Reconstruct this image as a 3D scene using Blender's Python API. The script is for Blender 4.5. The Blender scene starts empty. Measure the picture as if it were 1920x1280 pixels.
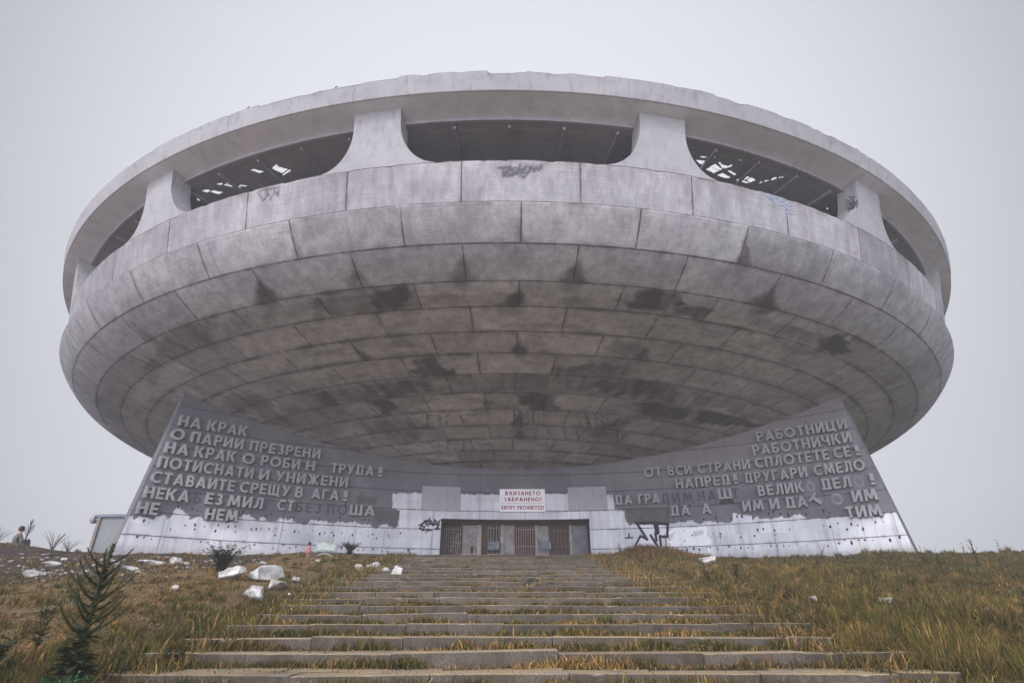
import bpy, bmesh, math, random
import numpy as np
from mathutils import Vector, Matrix, Euler

C = bpy.context.scene.collection
S = bpy.context.scene
rad = math.radians

# ---------------------------------------------------------------- camera
cd = bpy.data.cameras.new('camera')
cd.sensor_width = 36.0
cd.lens = 1032.1 / 1920 * 36.0
cd.clip_start = 0.05
cd.clip_end = 3000
cam = bpy.data.objects.new('camera', cd)
C.objects.link(cam)
cam.location = (0, 0, 0)                       # eye level is z = 0
cam.rotation_euler = (rad(90) + 0.4565, 0.0005, -0.00617)
S.camera = cam

# ---------------------------------------------------------------- sky, sun, exposure
REAR = 11.0                                     # strength of the bright cloud lobe added behind the camera as front light
SUN_EL, SUN_AZ = 40, 205                      # degrees; azimuth from +y clockwise (behind the camera)
W = bpy.data.worlds.new('World')
S.world = W
W.use_nodes = True
wt = W.node_tree
wt.nodes.clear()
w_out = wt.nodes.new('ShaderNodeOutputWorld')
w_bg = wt.nodes.new('ShaderNodeBackground')
w_sky = wt.nodes.new('ShaderNodeTexSky')
w_sky.sky_type = 'NISHITA'
w_sky.sun_disc = False
w_sky.sun_elevation = rad(SUN_EL)
w_sky.sun_rotation = rad(SUN_AZ)
w_sky.altitude = 1400
w_sky.dust_density = 4.0
w_sky.air_density = 1.0
# a closed cloud layer: the clear sky is mostly replaced by even grey, thinner over the summit
w_tc = wt.nodes.new('ShaderNodeTexCoord')
w_nrm = wt.nodes.new('ShaderNodeVectorMath'); w_nrm.operation = 'DOT_PRODUCT'
gd = Vector((0.0, math.cos(rad(33)), math.sin(rad(33))))
w_nrm.inputs[1].default_value = gd
wt.links.new(w_tc.outputs['Generated'], w_nrm.inputs[0])
w_mr = wt.nodes.new('ShaderNodeMapRange')
w_mr.interpolation_type = 'SMOOTHSTEP'
w_mr.inputs['From Min'].default_value = 0.42
w_mr.inputs['From Max'].default_value = 1.0
w_mr.inputs['To Min'].default_value = 0.0
w_mr.inputs['To Max'].default_value = 1.0
wt.links.new(w_nrm.outputs['Value'], w_mr.inputs['Value'])
w_cl = wt.nodes.new('ShaderNodeMixRGB')
w_cl.inputs['Color1'].default_value = (1.8, 1.86, 2.18, 1)
w_cl.inputs['Color2'].default_value = (8.6, 8.75, 9.4, 1)
wt.links.new(w_mr.outputs['Result'], w_cl.inputs['Fac'])
w_hs = wt.nodes.new('ShaderNodeHueSaturation')
w_hs.inputs['Saturation'].default_value = 0.3
wt.links.new(w_sky.outputs['Color'], w_hs.inputs['Color'])
w_mix = wt.nodes.new('ShaderNodeMixRGB')
w_mix.inputs['Fac'].default_value = 0.88
wt.links.new(w_hs.outputs['Color'], w_mix.inputs['Color1'])
wt.links.new(w_cl.outputs['Color'], w_mix.inputs['Color2'])
# bright cloud lobe added low behind the camera to light the building's front
w_dot = wt.nodes.new('ShaderNodeVectorMath'); w_dot.operation = 'DOT_PRODUCT'
w_dot.inputs[1].default_value = Vector((-.22, -.92, .26)).normalized()
wt.links.new(w_tc.outputs['Generated'], w_dot.inputs[0])
w_m2 = wt.nodes.new('ShaderNodeMapRange'); w_m2.interpolation_type = 'SMOOTHSTEP'
w_m2.inputs['From Min'].default_value = 0.12
w_m2.inputs['From Max'].default_value = 0.95
w_m2.inputs['To Min'].default_value = 1.0
w_m2.inputs['To Max'].default_value = REAR
wt.links.new(w_dot.outputs['Value'], w_m2.inputs['Value'])
w_mul = wt.nodes.new('ShaderNodeVectorMath'); w_mul.operation = 'SCALE'
wt.links.new(w_mix.outputs['Color'], w_mul.inputs[0])
wt.links.new(w_m2.outputs['Result'], w_mul.inputs['Scale'])
wt.links.new(w_mul.outputs['Vector'], w_bg.inputs['Color'])
w_bg.inputs['Strength'].default_value = 0.1
wt.links.new(w_bg.outputs['Background'], w_out.inputs['Surface'])

sl = bpy.data.lights.new('sun', 'SUN')
sl.energy = 1.5
sl.angle = rad(10)
sl.color = (1.0, 0.95, 0.88)
sun = bpy.data.objects.new('sun', sl)
C.objects.link(sun)
sd = Vector((math.sin(rad(SUN_AZ)) * math.cos(rad(SUN_EL)), math.cos(rad(SUN_AZ)) * math.cos(rad(SUN_EL)), math.sin(rad(SUN_EL))))
sun.rotation_euler = (-sd).to_track_quat('-Z', 'Y').to_euler()
sun.location = sd * 100

S.view_settings.view_transform = 'Standard'
S.view_settings.look = 'None'
S.view_settings.exposure = 0.08
S.view_settings.gamma = 1.0
S.view_settings.use_curve_mapping = False
S.render.engine = 'CYCLES'
S.cycles.max_bounces = 8
S.cycles.diffuse_bounces = 4
S.cycles.volume_bounces = 1
S.cycles.volume_step_rate = 4.0
S.cycles.volume_max_steps = 64
S.cycles.caustics_reflective = False
S.cycles.caustics_refractive = False
S.cycles.use_denoising = True

# ---------------------------------------------------------------- measured tables (metres, degrees)
# PROF: (radius, height) of the joints of the saucer; WALL: centre x, y and radius of the concave front wall;
# WORDS: text, first and last arc length along the wall, line; the rest are outlines in (arc length, height)
# on the wall or in (azimuth, joint number) on the saucer
PROF=[(29.557,16.099),(29.141,15.679),(28.169,11.803),(27.334,10.778),(26.134,10.091),(24.947,9.773),(23.649,9.441),(22.378,9.133),(21.023,8.82),(19.661,8.523),(18.25,8.233),(16.821,7.958),(15.425,7.709),(14.043,7.482),(12.655,7.273)]
WALL=[0.5393,6.1802,24.3844]
WORDS=[('НА',-17.3,-16.37,0),('КРАК',-16.09,-14.3,0),('О',-17.48,-16.92,1),('ПАРИИ',-16.65,-14.35,1),('ПРЕЗРЕНИ',-14.05,-10.67,1),('НА',-17.55,-16.6,2),('КРАК',-16.33,-14.56,2),('О',-14.26,-13.7,2),('РОБИ',-13.41,-11.57,2),('Н',-11.27,-10.84,2),('ТРУДА',-10.03,-7.85,2),('!',-7.61,-7.4,2),('ПОТИСНАТИ',-17.65,-13.64,3),('И',-13.36,-12.91,3),('УНИЖЕНИ',-12.61,-9.1,3),('СТАВАИТЕ',-17.76,-14.33,4),('СРЕЩУ',-14.1,-11.82,4),('В',-11.57,-11.21,4),('АГА',-10.79,-9.46,4),('!',-9.23,-9.03,4),('НЕКА',-17.85,-16.1,5),('ЕЗ',-15.42,-14.71,5),('МИЛ',-14.48,-12.95,5),('СТ',-12.29,-11.52,5),('ША',-8.83,-7.57,5),('НЕ',-17.95,-17.16,6),('НЕМ',-15.28,-13.92,6),('РАБОТНИЦИ',12.72,16.77,0),('РАБОТНИЧКИ',12.42,16.82,1),('ОТ',6.84,7.75,2),('ВСИ',8.09,9.29,2),('СТРАНИ',9.6,12.16,2),('СПЛОТЕТЕ',12.4,15.73,2),('СЕ',15.94,16.63,2),('!',16.84,17.0,2),('НАПРЕД',8.4,11.09,3),('!',11.26,11.46,3),('ДРУГАРИ',11.79,14.63,3),('СМЕЛО',14.94,17.04,3),('ДА',5.18,6.09,4),('ГРА',6.4,7.5,4),('Ш',10.41,11.06,4),('ВЕЛИК',12.29,14.36,4),('ДЕЛ',15.1,16.32,4),('!',17.1,17.24,4),('ДА',7.97,8.94,5),('А',9.51,9.97,5),('ИМ',11.46,12.42,5),('И',12.71,13.12,5),('ДА',13.41,14.35,5),('Т',14.52,15.0,5),('ИМ',16.22,17.19,5),('ТИМ',15.81,17.18,6)]
PAINT=[(-19.0,3.52),(-18.31,3.52),(-18.01,3.62),(-17.92,3.5),(-17.76,3.67),(-17.21,3.54),(-17.14,3.74),(-17.0,3.78),(-16.75,3.74),(-16.69,3.55),(-16.56,3.84),(-16.51,4.13),(-16.4,4.18),(-16.1,3.94),(-15.89,3.87),(-15.85,3.69),(-15.61,3.85),(-15.36,3.87),(-15.34,3.71),(-13.86,3.72),(-13.88,3.96),(-13.61,4.13),(-13.33,4.11),(-13.6,4.14),(-13.32,4.04),(-12.96,3.88),(-12.94,4.04),(-12.7,4.05),(-12.66,3.87),(-12.45,3.92),(-12.12,3.94),(-12.09,4.04),(-11.49,4.06),(-11.3,3.88),(-10.72,3.88),(-10.63,4.04),(-10.36,4.1),(-9.75,4.01),(-8.95,4.06),(-8.54,4.08),(-8.12,4.02),(-7.7,3.97),(-7.44,3.84),(-6.92,4.07),(-6.44,3.88),(-6.33,3.93),(-6.26,4.8),(-6.69,4.83),(-6.73,5.64),(-6.66,5.63),(-6.21,5.66),(-6.17,5.58),(-6.13,5.66),(-5.15,5.71),(-3.14,5.77),(-2.9,5.7),(-1.81,5.74),(-1.02,5.73),(1.49,5.8),(2.74,5.76),(4.67,5.63),(5.05,5.6),(5.11,5.32),(4.83,5.61),(5.0,5.51),(5.11,5.25),(5.12,4.86),(5.59,4.8),(5.64,4.34),(5.79,4.1),(6.13,4.07),(7.76,4.05),(7.85,4.09),(8.21,4.03),(8.3,4.11),(8.92,4.14),(9.22,3.99),(9.92,4.09),(10.21,3.97),(10.56,3.95),(10.85,4.02),(10.94,4.37),(11.21,4.35),(11.5,4.25),(11.76,4.16),(11.81,3.96),(11.95,4.18),(12.16,4.09),(12.02,4.14),(12.03,4.18),(12.23,4.04),(12.56,3.98),(12.91,4.07),(13.12,4.06),(13.21,3.94),(13.49,4.07),(13.75,4.1),(13.99,4.07),(14.13,3.9),(15.2,3.85),(15.37,3.88),(15.9,3.86),(15.94,3.75),(17.13,3.72),(17.24,3.81),(17.47,3.82),(17.69,3.85),(17.96,3.82),(19.0,3.82),(19.0,1.0),(-19.0,1.0)]
DARK=[[(5.71,4.89),(7.94,4.83),(7.84,4.07),(5.83,4.1),(5.69,4.25)],[(-8.53,5.36),(-8.3,5.5),(-8.07,5.37),(-7.48,5.42),(-7.5,5.04),(-8.49,5.0)],[(-7.49,4.75),(-6.31,4.8),(-6.33,3.93),(-6.48,3.92),(-6.92,4.07),(-7.47,4.09)],[(-7.25,6.27),(-6.72,5.63),(-6.64,4.81),(-7.65,4.87)]]
LIGHT=[[(6.21,4.07),(7.73,4.01),(7.64,3.41),(7.28,3.46),(7.28,2.94),(6.06,2.97),(6.32,3.49),(6.64,3.32)]]
TAGS=[(0.12,[(6.17,4.14),(7.06,4.12),(7.76,4.03)]),(0.1,[(6.21,4.11),(6.64,3.32)]),(0.08,[(6.64,3.32),(6.32,3.51),(5.98,2.98)]),(0.16,[(7.1,4.12),(7.17,3.63)]),(0.16,[(7.16,4.08),(7.21,3.65)]),(0.1,[(7.08,3.63),(7.1,3.27)]),(0.1,[(6.83,3.52),(7.14,2.95)]),(0.1,[(7.74,4.03),(7.64,3.41),(7.28,3.47),(7.28,2.94)]),(0.07,[(-5.25,4.05),(-5.08,4.15),(-4.84,4.35),(-5.11,4.06),(-5.16,3.9),(-5.03,3.87),(-4.94,4.0),(-5.11,4.03)]),(0.07,[(-5.03,3.81),(-4.77,3.89),(-4.8,3.8),(-4.54,3.85)]),(0.07,[(-5.0,4.31),(-4.83,4.19),(-4.92,4.12),(-4.74,4.32),(-4.67,4.26),(-4.78,4.07),(-4.85,4.06),(-4.69,4.16),(-4.59,4.13)]),(0.07,[(-4.71,4.45),(-4.72,4.32)]),(0.07,[(-4.61,4.32),(-4.66,4.13),(-4.5,4.2),(-4.45,4.39),(-4.53,4.07),(-4.37,4.14)]),(0.07,[(-4.41,4.33),(-4.31,4.27),(-4.46,4.14),(-4.24,4.14),(-4.15,4.37),(-4.3,4.08),(-4.17,4.11)]),(0.07,[(-4.42,3.89),(-4.23,4.02),(-4.35,3.89),(-4.16,3.92)]),(0.07,[(-5.23,3.93),(-5.09,3.84)]),(0.035,[(10.36,4.87),(10.58,5.02),(11.01,5.01),(11.1,4.84)]),(0.035,[(10.44,4.93),(10.53,4.98),(10.58,4.92),(10.51,4.87),(10.46,4.9)]),(0.035,[(10.6,4.91),(10.67,4.96),(10.72,4.91),(10.65,4.87),(10.61,4.9)]),(0.035,[(10.76,4.9),(10.82,4.95),(10.88,4.9),(10.81,4.87),(10.76,4.89)]),(0.035,[(10.92,4.95),(10.95,4.85),(11.05,4.98)]),(0.05,[(5.54,3.43),(5.92,3.44)]),(0.05,[(5.74,3.63),(5.73,3.43)])]
SCRAWL=[[(7.79,3.61),(8.05,3.76),(8.47,3.82),(8.86,3.72),(9.55,3.77)],[(9.55,3.77),(9.47,3.38),(9.64,3.18),(9.58,2.68)],[(8.01,3.44),(8.15,3.59),(8.26,3.43),(8.12,3.31),(8.01,3.44)],[(7.74,3.21),(7.99,3.28),(8.17,3.11),(8.4,3.3),(8.59,3.18)],[(8.63,3.81),(8.54,3.42),(8.74,3.41),(8.66,3.73)],[(8.87,3.76),(8.79,3.17)],[(8.98,3.16),(9.38,3.19),(9.56,3.06),(9.16,3.0)],[(8.36,3.03),(8.78,3.13),(9.15,2.96),(9.55,2.98)],[(7.71,2.93),(7.96,3.04),(8.15,2.92)],[(8.88,3.28),(9.41,3.38)],[(8.3,3.75),(8.43,3.5),(8.31,3.19)],[(7.81,3.13),(8.06,3.16),(7.96,3.0)],[(8.56,3.02),(8.64,3.29),(8.8,3.01)]]
GHOST=[('БЕЗ',-11.42,-10.19,5),('ПО',-9.91,-8.93,5),('ДИМ',7.58,9.15,4),('НА',9.4,10.28,4),('Т',11.02,11.41,4),('О',14.45,14.8,4),('О',16.42,16.81,4),('О',15.33,15.82,5),('Б',-15.87,-15.56,5)]
BOARDS=[[(-5.2,6.01),(-3.2,6.08),(-3.15,4.88),(-5.12,4.82)],[(2.74,6.08),(4.75,6.02),(4.66,4.85),(2.69,4.89)],[(-1.02,6.01),(1.44,6.01),(1.41,4.81),(-1.0,4.81)]]
STAINS=[(0.9,[(-10.86,2.07),(-6.64,2.07),(-7.03,3.0),(-11.47,3.04)]),(0.55,[(-15.11,2.21),(-10.51,2.15),(-11.47,3.04),(-16.06,2.97)]),(0.45,[(-6.92,2.49),(-3.52,2.47),(0.64,2.44),(0.68,3.0),(-7.25,2.99)]),(0.95,[(8.58,2.09),(12.47,2.06),(13.32,2.9),(9.13,2.98)]),(0.7,[(12.82,2.53),(17.27,2.39),(17.96,2.91),(13.43,2.99)]),(0.35,[(1.91,2.58),(8.69,2.47),(9.13,2.98),(1.99,3.03)]),(0.6,[(-30.08,1.93),(-24.89,2.03),(-27.43,3.07),(-38.77,3.09),(-40.68,2.78)]),(0.35,[(-24.89,2.03),(-15.11,2.21),(-16.3,2.96),(-27.04,3.06)]),(1.0,[(29.35,2.44),(31.79,2.04),(33.53,2.83),(30.97,2.96)]),(0.45,[(20.25,2.42),(29.35,2.44),(30.7,3.01),(21.27,2.88)]),(1.0,[(-10.46,5.09),(-6.17,5.01),(-5.97,5.99),(-10.15,6.12)]),(0.3,[(-20.67,5.06),(-10.46,5.09),(-11.46,6.14),(-23.44,6.06)]),(0.6,[(4.99,5.68),(12.76,5.18),(14.36,5.99),(4.6,6.06)]),(0.75,[(-27.22,6.17),(-6.6,6.01),(-6.83,6.99),(-26.62,7.02)]),(0.6,[(-6.6,6.01),(8.88,5.99),(9.57,6.94),(-6.83,6.99)]),(0.8,[(8.9,6.02),(21.6,5.88),(24.35,6.94),(9.57,6.94)]),(0.5,[(21.6,5.88),(31.08,5.85),(34.06,6.69),(24.35,6.94)]),(1.0,[(1.43,7.08),(6.52,7.02),(6.9,7.92),(1.6,7.98)]),(0.95,[(-18.38,7.02),(-14.91,7.01),(-16.56,8.03),(-19.67,8.04)]),(0.9,[(17.56,7.08),(25.95,7.01),(28.61,7.94),(18.84,7.96)]),(0.8,[(25.21,7.06),(36.32,6.87),(43.3,6.98),(29.46,7.88)]),(0.5,[(15.66,8.1),(20.07,8.09),(20.07,9.92),(13.81,9.51)]),(0.55,[(-24.54,8.08),(-15.38,8.08),(-13.48,8.94),(-17.82,10.05),(-25.23,9.48)]),(0.5,[(9.94,4.26),(13.25,4.11),(13.79,4.86),(10.07,4.9)]),(0.3,[(9.5,3.35),(13.99,3.36),(14.53,4.04),(9.7,4.02)]),(0.45,[(-37.98,6.57),(-23.44,6.06),(-20.3,7.94),(-34.0,9.14)]),(0.6,[(-39.63,5.18),(-32.18,5.31),(-32.9,7.48),(-37.91,7.43)]),(0.3,[(-4.56,3.95),(-2.63,3.98),(-3.48,5.06),(-5.06,4.97)])]
FLARES=[(0.62,0,0.4,0.5),(17.06,0,0.5,0.8),(-15.05,0,0.4,0.4),(-3.32,1,0.9,0.8),(5.08,1,0.9,0.8),(-11.37,1,0.9,0.6),(-18.97,1,1.1,1.0),(20.72,1,1.1,1.0),(0.74,2,1.3,0.9),(-15.51,2,0.6,0.4),(-3.21,3,0.5,0.5),(4.88,3,0.3,0.3),(0.92,4,0.9,1.0),(-15.11,4,0.7,0.8),(13.49,4,0.9,0.8),(-3.15,5,0.3,0.3),(5.17,5,0.6,0.5),(1.34,6,0.3,0.3),(-2.9,7,0.9,0.7),(1.49,8,1.2,1.0),(-6.86,8,0.6,0.5),(1.7,9,1.6,0.9),(17.15,8,1.4,0.8),(-16.1,8,1.2,0.8),(-29.13,2,0.8,0.7),(-34.56,1,0.8,0.6)]
PTAGS=[(0.05,[(-0.74,13.15),(0.09,13.21)]),(0.05,[(-0.49,13.15),(-0.4,12.83),(-0.07,13.1)]),(0.05,[(0.43,13.16),(-0.16,13.02),(0.09,12.85),(0.59,12.94),(0.26,13.05)]),(0.05,[(0.51,12.92),(0.76,13.18),(1.0,12.95)]),(0.05,[(1.09,13.16),(1.12,12.95),(1.42,13.04),(1.51,13.17)]),(0.05,[(-0.54,13.15),(0.12,13.15),(-0.38,12.94),(-0.13,12.83),(0.29,12.99)]),(0.05,[(0.45,12.94),(0.71,13.27),(0.87,12.94),(0.54,13.05)]),(0.05,[(0.87,12.94),(1.12,13.22),(1.45,13.17),(1.03,12.79),(0.7,12.86)]),(0.05,[(1.54,13.22),(1.62,13.01),(1.79,13.23)]),(0.05,[(1.87,13.12),(2.21,13.29),(2.03,13.07)]),(0.04,[(-18.31,13.31),(-17.79,12.9),(-17.48,13.14)]),(0.04,[(-17.54,13.26),(-17.15,12.88)]),(0.04,[(-17.01,13.03),(-16.87,13.18),(-16.57,12.97),(-16.49,13.24)]),(0.04,[(-18.23,13.35),(-16.52,13.3)])]
BLUE=[(19.0,13.17),(19.75,13.39),(20.87,13.45),(21.36,13.42),(21.02,12.94),(20.08,13.01),(19.08,12.92)]
HOLES=[[(-28.5,27.298),(-27.92,27.131),(-28.17,27.096),(-28.67,27.147)],[(-27.23,27.468),(-26.77,27.441),(-26.51,27.331),(-27.03,27.299)],[(-26.69,27.267),(-26.31,27.27),(-25.78,27.037),(-26.34,27.036)],[(-25.4,27.469),(-24.93,27.454),(-24.84,27.367),(-25.27,27.394)],[(-24.99,27.332),(-24.74,27.332),(-24.27,27.11),(-24.49,27.103)],[(-24.59,27.345),(-24.45,27.35),(-23.97,27.169),(-24.09,27.141)],[(-24.23,27.048),(-24.04,27.062),(-23.72,26.944),(-23.96,26.937)],[(-23.82,27.05),(-23.58,27.049),(-23.19,26.89),(-23.43,26.899)],[(-21.47,27.524),(-21.15,27.515),(-20.61,27.277),(-21.04,27.272)],[(-19.7,27.323),(-19.12,27.418),(-18.98,27.348),(-19.59,27.268)],[(-19.71,27.263),(-19.14,27.315),(-18.52,27.072),(-19.31,26.978)],[(-19.45,26.897),(-18.47,27.04),(-18.35,26.986),(-19.37,26.852)],[(15.31,27.4),(15.77,27.449),(15.85,27.405),(15.41,27.363)],[(15.18,27.195),(16.15,27.265),(16.02,27.079),(15.67,27.057)],[(16.55,26.866),(16.81,27.024),(17.72,26.961),(17.46,26.786)],[(16.69,27.032),(16.96,27.221),(17.83,27.058),(17.76,26.994)],[(17.85,26.723),(18.15,26.893),(19.15,26.793),(18.85,26.688)],[(17.02,27.327),(17.2,27.353),(17.93,27.139),(17.88,27.099)],[(17.49,27.269),(18.09,27.284),(18.25,27.389),(18.36,27.288),(17.99,27.136)],[(18.42,27.05),(18.49,27.109),(19.35,27.02),(19.3,26.944)],[(19.78,26.745),(19.89,26.849),(21.16,26.805),(21.11,26.766)],[(19.96,26.916),(20.21,27.073),(20.6,27.073),(20.52,26.875)],[(20.65,26.876),(20.76,27.074),(21.33,27.051),(21.15,26.845)],[(21.87,26.96),(21.94,27.047),(22.07,27.02),(21.99,26.946)],[(22.05,27.089),(22.28,27.222),(22.43,27.223),(22.27,27.104)],[(22.44,27.268),(22.58,27.439),(22.82,27.446),(22.71,27.293)],[(22.87,27.484),(23.13,27.596),(23.26,27.595),(23.02,27.473)],[(18.46,27.695),(18.6,27.744),(18.73,27.714),(18.62,27.67)],[(16.37,27.547),(16.4,27.565),(16.54,27.485),(16.49,27.464)],[(26.11,27.722),(26.17,27.767),(26.31,27.754),(26.25,27.711)],[(30.0,27.124),(30.11,27.157),(30.22,27.115),(30.13,27.09)]]

FOG = 0.0026

# ---------------------------------------------------------------- helpers
AXY = 42.0                                    # the saucer's axis stands at x = 0, y = 42
rng = np.random.default_rng(7)
random.seed(7)


def lerp(a, b, t):
    return a + (b - a) * t


def sstep(a, b, x):
    t = np.clip((x - a) / (b - a), 0, 1)
    return t * t * (3 - 2 * t)


def mesh_np(name, verts, faces, smooth=False):
    """verts (n,3); faces (m,3) or (m,4) array, or a list of such arrays"""
    if not isinstance(faces, list):
        faces = [faces]
    faces = [np.asarray(f, dtype=np.int32) for f in faces if len(f)]
    me = bpy.data.meshes.new(name)
    verts = np.asarray(verts, dtype=np.float32)
    me.vertices.add(len(verts))
    me.vertices.foreach_set('co', verts.ravel())
    idx = np.concatenate([f.ravel() for f in faces])
    cnt = np.concatenate([np.full(len(f), f.shape[1], dtype=np.int32) for f in faces])
    st = np.concatenate([[0], np.cumsum(cnt)[:-1]]).astype(np.int32)
    me.loops.add(len(idx))
    me.loops.foreach_set('vertex_index', idx.astype(np.int32))
    me.polygons.add(len(cnt))
    me.polygons.foreach_set('loop_start', st)
    me.polygons.foreach_set('loop_total', cnt)
    me.polygons.foreach_set('use_smooth', np.full(len(cnt), smooth, dtype=bool))
    me.update(calc_edges=True)
    me.validate(verbose=False)
    return me


def attr(me, name, vals):
    vals = np.asarray(vals, dtype=np.float32)
    if vals.ndim == 1:
        a = me.attributes.new(name, 'FLOAT', 'POINT')
        a.data.foreach_set('value', vals)
    else:
        a = me.attributes.new(name, 'FLOAT_VECTOR', 'POINT')
        a.data.foreach_set('vector', vals.ravel())


def obj(name, me, mat=None, parent=None, loc=None):
    o = bpy.data.objects.new(name, me)
    C.objects.link(o)
    if mat is not None and me is not None:
        me.materials.clear()
        me.materials.append(mat)
    if parent is not None:
        o.parent = parent
    if loc is not None:
        o.location = loc
    return o


def tag(o, label=None, cat=None, group=None, kind=None):
    if label: o['label'] = label
    if cat: o['category'] = cat
    if group: o['group'] = group
    if kind: o['kind'] = kind
    return o


def empty(name, loc=(0, 0, 0), rz=0.0, label=None, cat=None, group=None):
    o = bpy.data.objects.new(name, None)
    o.empty_display_size = 0.3
    C.objects.link(o)
    o.location = loc
    o.rotation_euler = (0, 0, rz)
    return tag(o, label, cat, group)


def grid_faces(nu, nv, wrap=False):
    """vertex (i,j) = i*nv + j"""
    iu = np.arange(nu if wrap else nu - 1)
    jv = np.arange(nv - 1)
    I, J = np.meshgrid(iu, jv, indexing='ij')
    I2 = (I + 1) % nu
    return np.stack([I * nv + J, I2 * nv + J, I2 * nv + J + 1, I * nv + J + 1], -1).reshape(-1, 4)


class MB:
    """collects boxes, tubes and quads into one mesh"""
    def __init__(s): s.v = []; s.q = []; s.t = []; s.n = 0

    def add(s, v, q=None, t=None):
        v = np.asarray(v, dtype=float)
        s.v.append(v)
        if q is not None and len(q): s.q.append(np.asarray(q) + s.n)
        if t is not None and len(t): s.t.append(np.asarray(t) + s.n)
        s.n += len(v)

    def box(s, c, d, R=None, j=0.0):
        c = np.asarray(c, float); d = np.asarray(d, float) / 2
        p = np.array([[x, y, z] for x in (-1, 1) for y in (-1, 1) for z in (-1, 1)], float) * d
        if j: p += rng.normal(0, j, p.shape)
        if R is not None: p = p @ np.asarray(R.to_3x3()).T
        s.add(p + c, [[0, 1, 3, 2], [4, 6, 7, 5], [0, 4, 5, 1], [2, 3, 7, 6], [0, 2, 6, 4], [1, 5, 7, 3]])

    def bar(s, a, b, w, h=None):
        """box from a to b with section w x h"""
        a = Vector(a); b = Vector(b); d = b - a
        R = d.to_track_quat('X', 'Z').to_matrix()
        s.box((a + b) / 2, (d.length, w, h or w), R)

    def tube(s, pts, rads, n=6, cap=True):
        pts = np.asarray(pts, float); rads = np.broadcast_to(np.asarray(rads, float), (len(pts),))
        d = np.gradient(pts, axis=0); d /= np.linalg.norm(d, axis=1)[:, None] + 1e-9
        ref = np.array([0, 0, 1.0]) if abs(d[0][2]) < .9 else np.array([1.0, 0, 0])
        a = np.cross(d, ref); a /= np.linalg.norm(a, axis=1)[:, None] + 1e-9
        b = np.cross(d, a)
        th = np.linspace(0, 2 * np.pi, n, endpoint=False)
        V = pts[:, None] + rads[:, None, None] * (np.cos(th)[None, :, None] * a[:, None] + np.sin(th)[None, :, None] * b[:, None])
        V = V.reshape(-1, 3); m = len(pts)
        q = []
        for i in range(m - 1):
            for k in range(n):
                q.append([i * n + k, i * n + (k + 1) % n, (i + 1) * n + (k + 1) % n, (i + 1) * n + k])
        t = []
        if cap:
            V = np.vstack([V, pts[0], pts[-1]])
            for k in range(n):
                t.append([m * n, (k + 1) % n, k]); t.append([m * n + 1, (m - 1) * n + k, (m - 1) * n + (k + 1) % n])
        s.add(V, q, t)

    def mesh(s, name, smooth=False):
        f = []
        if s.q: f.append(np.concatenate(s.q))
        if s.t: f.append(np.concatenate(s.t))
        return mesh_np(name, np.concatenate(s.v), f, smooth)


def in_poly(px, py, poly):
    poly = np.asarray(poly); inside = np.zeros(px.shape, bool)
    j = len(poly) - 1
    for i in range(len(poly)):
        xi, yi = poly[i]; xj, yj = poly[j]
        with np.errstate(divide='ignore', invalid='ignore'):
            c = ((yi > py) != (yj > py)) & (px < (xj - xi) * (py - yi) / (yj - yi + 1e-12) + xi)
        inside ^= c; j = i
    return inside


def seg_dist(px, py, line):
    d = np.full(px.shape, 1e9)
    for (ax, ay), (bx, by) in zip(line[:-1], line[1:]):
        vx, vy = bx - ax, by - ay
        t = np.clip(((px - ax) * vx + (py - ay) * vy) / (vx * vx + vy * vy + 1e-9), 0, 1)
        d = np.minimum(d, np.hypot(px - ax - t * vx, py - ay - t * vy))
    return d


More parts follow.
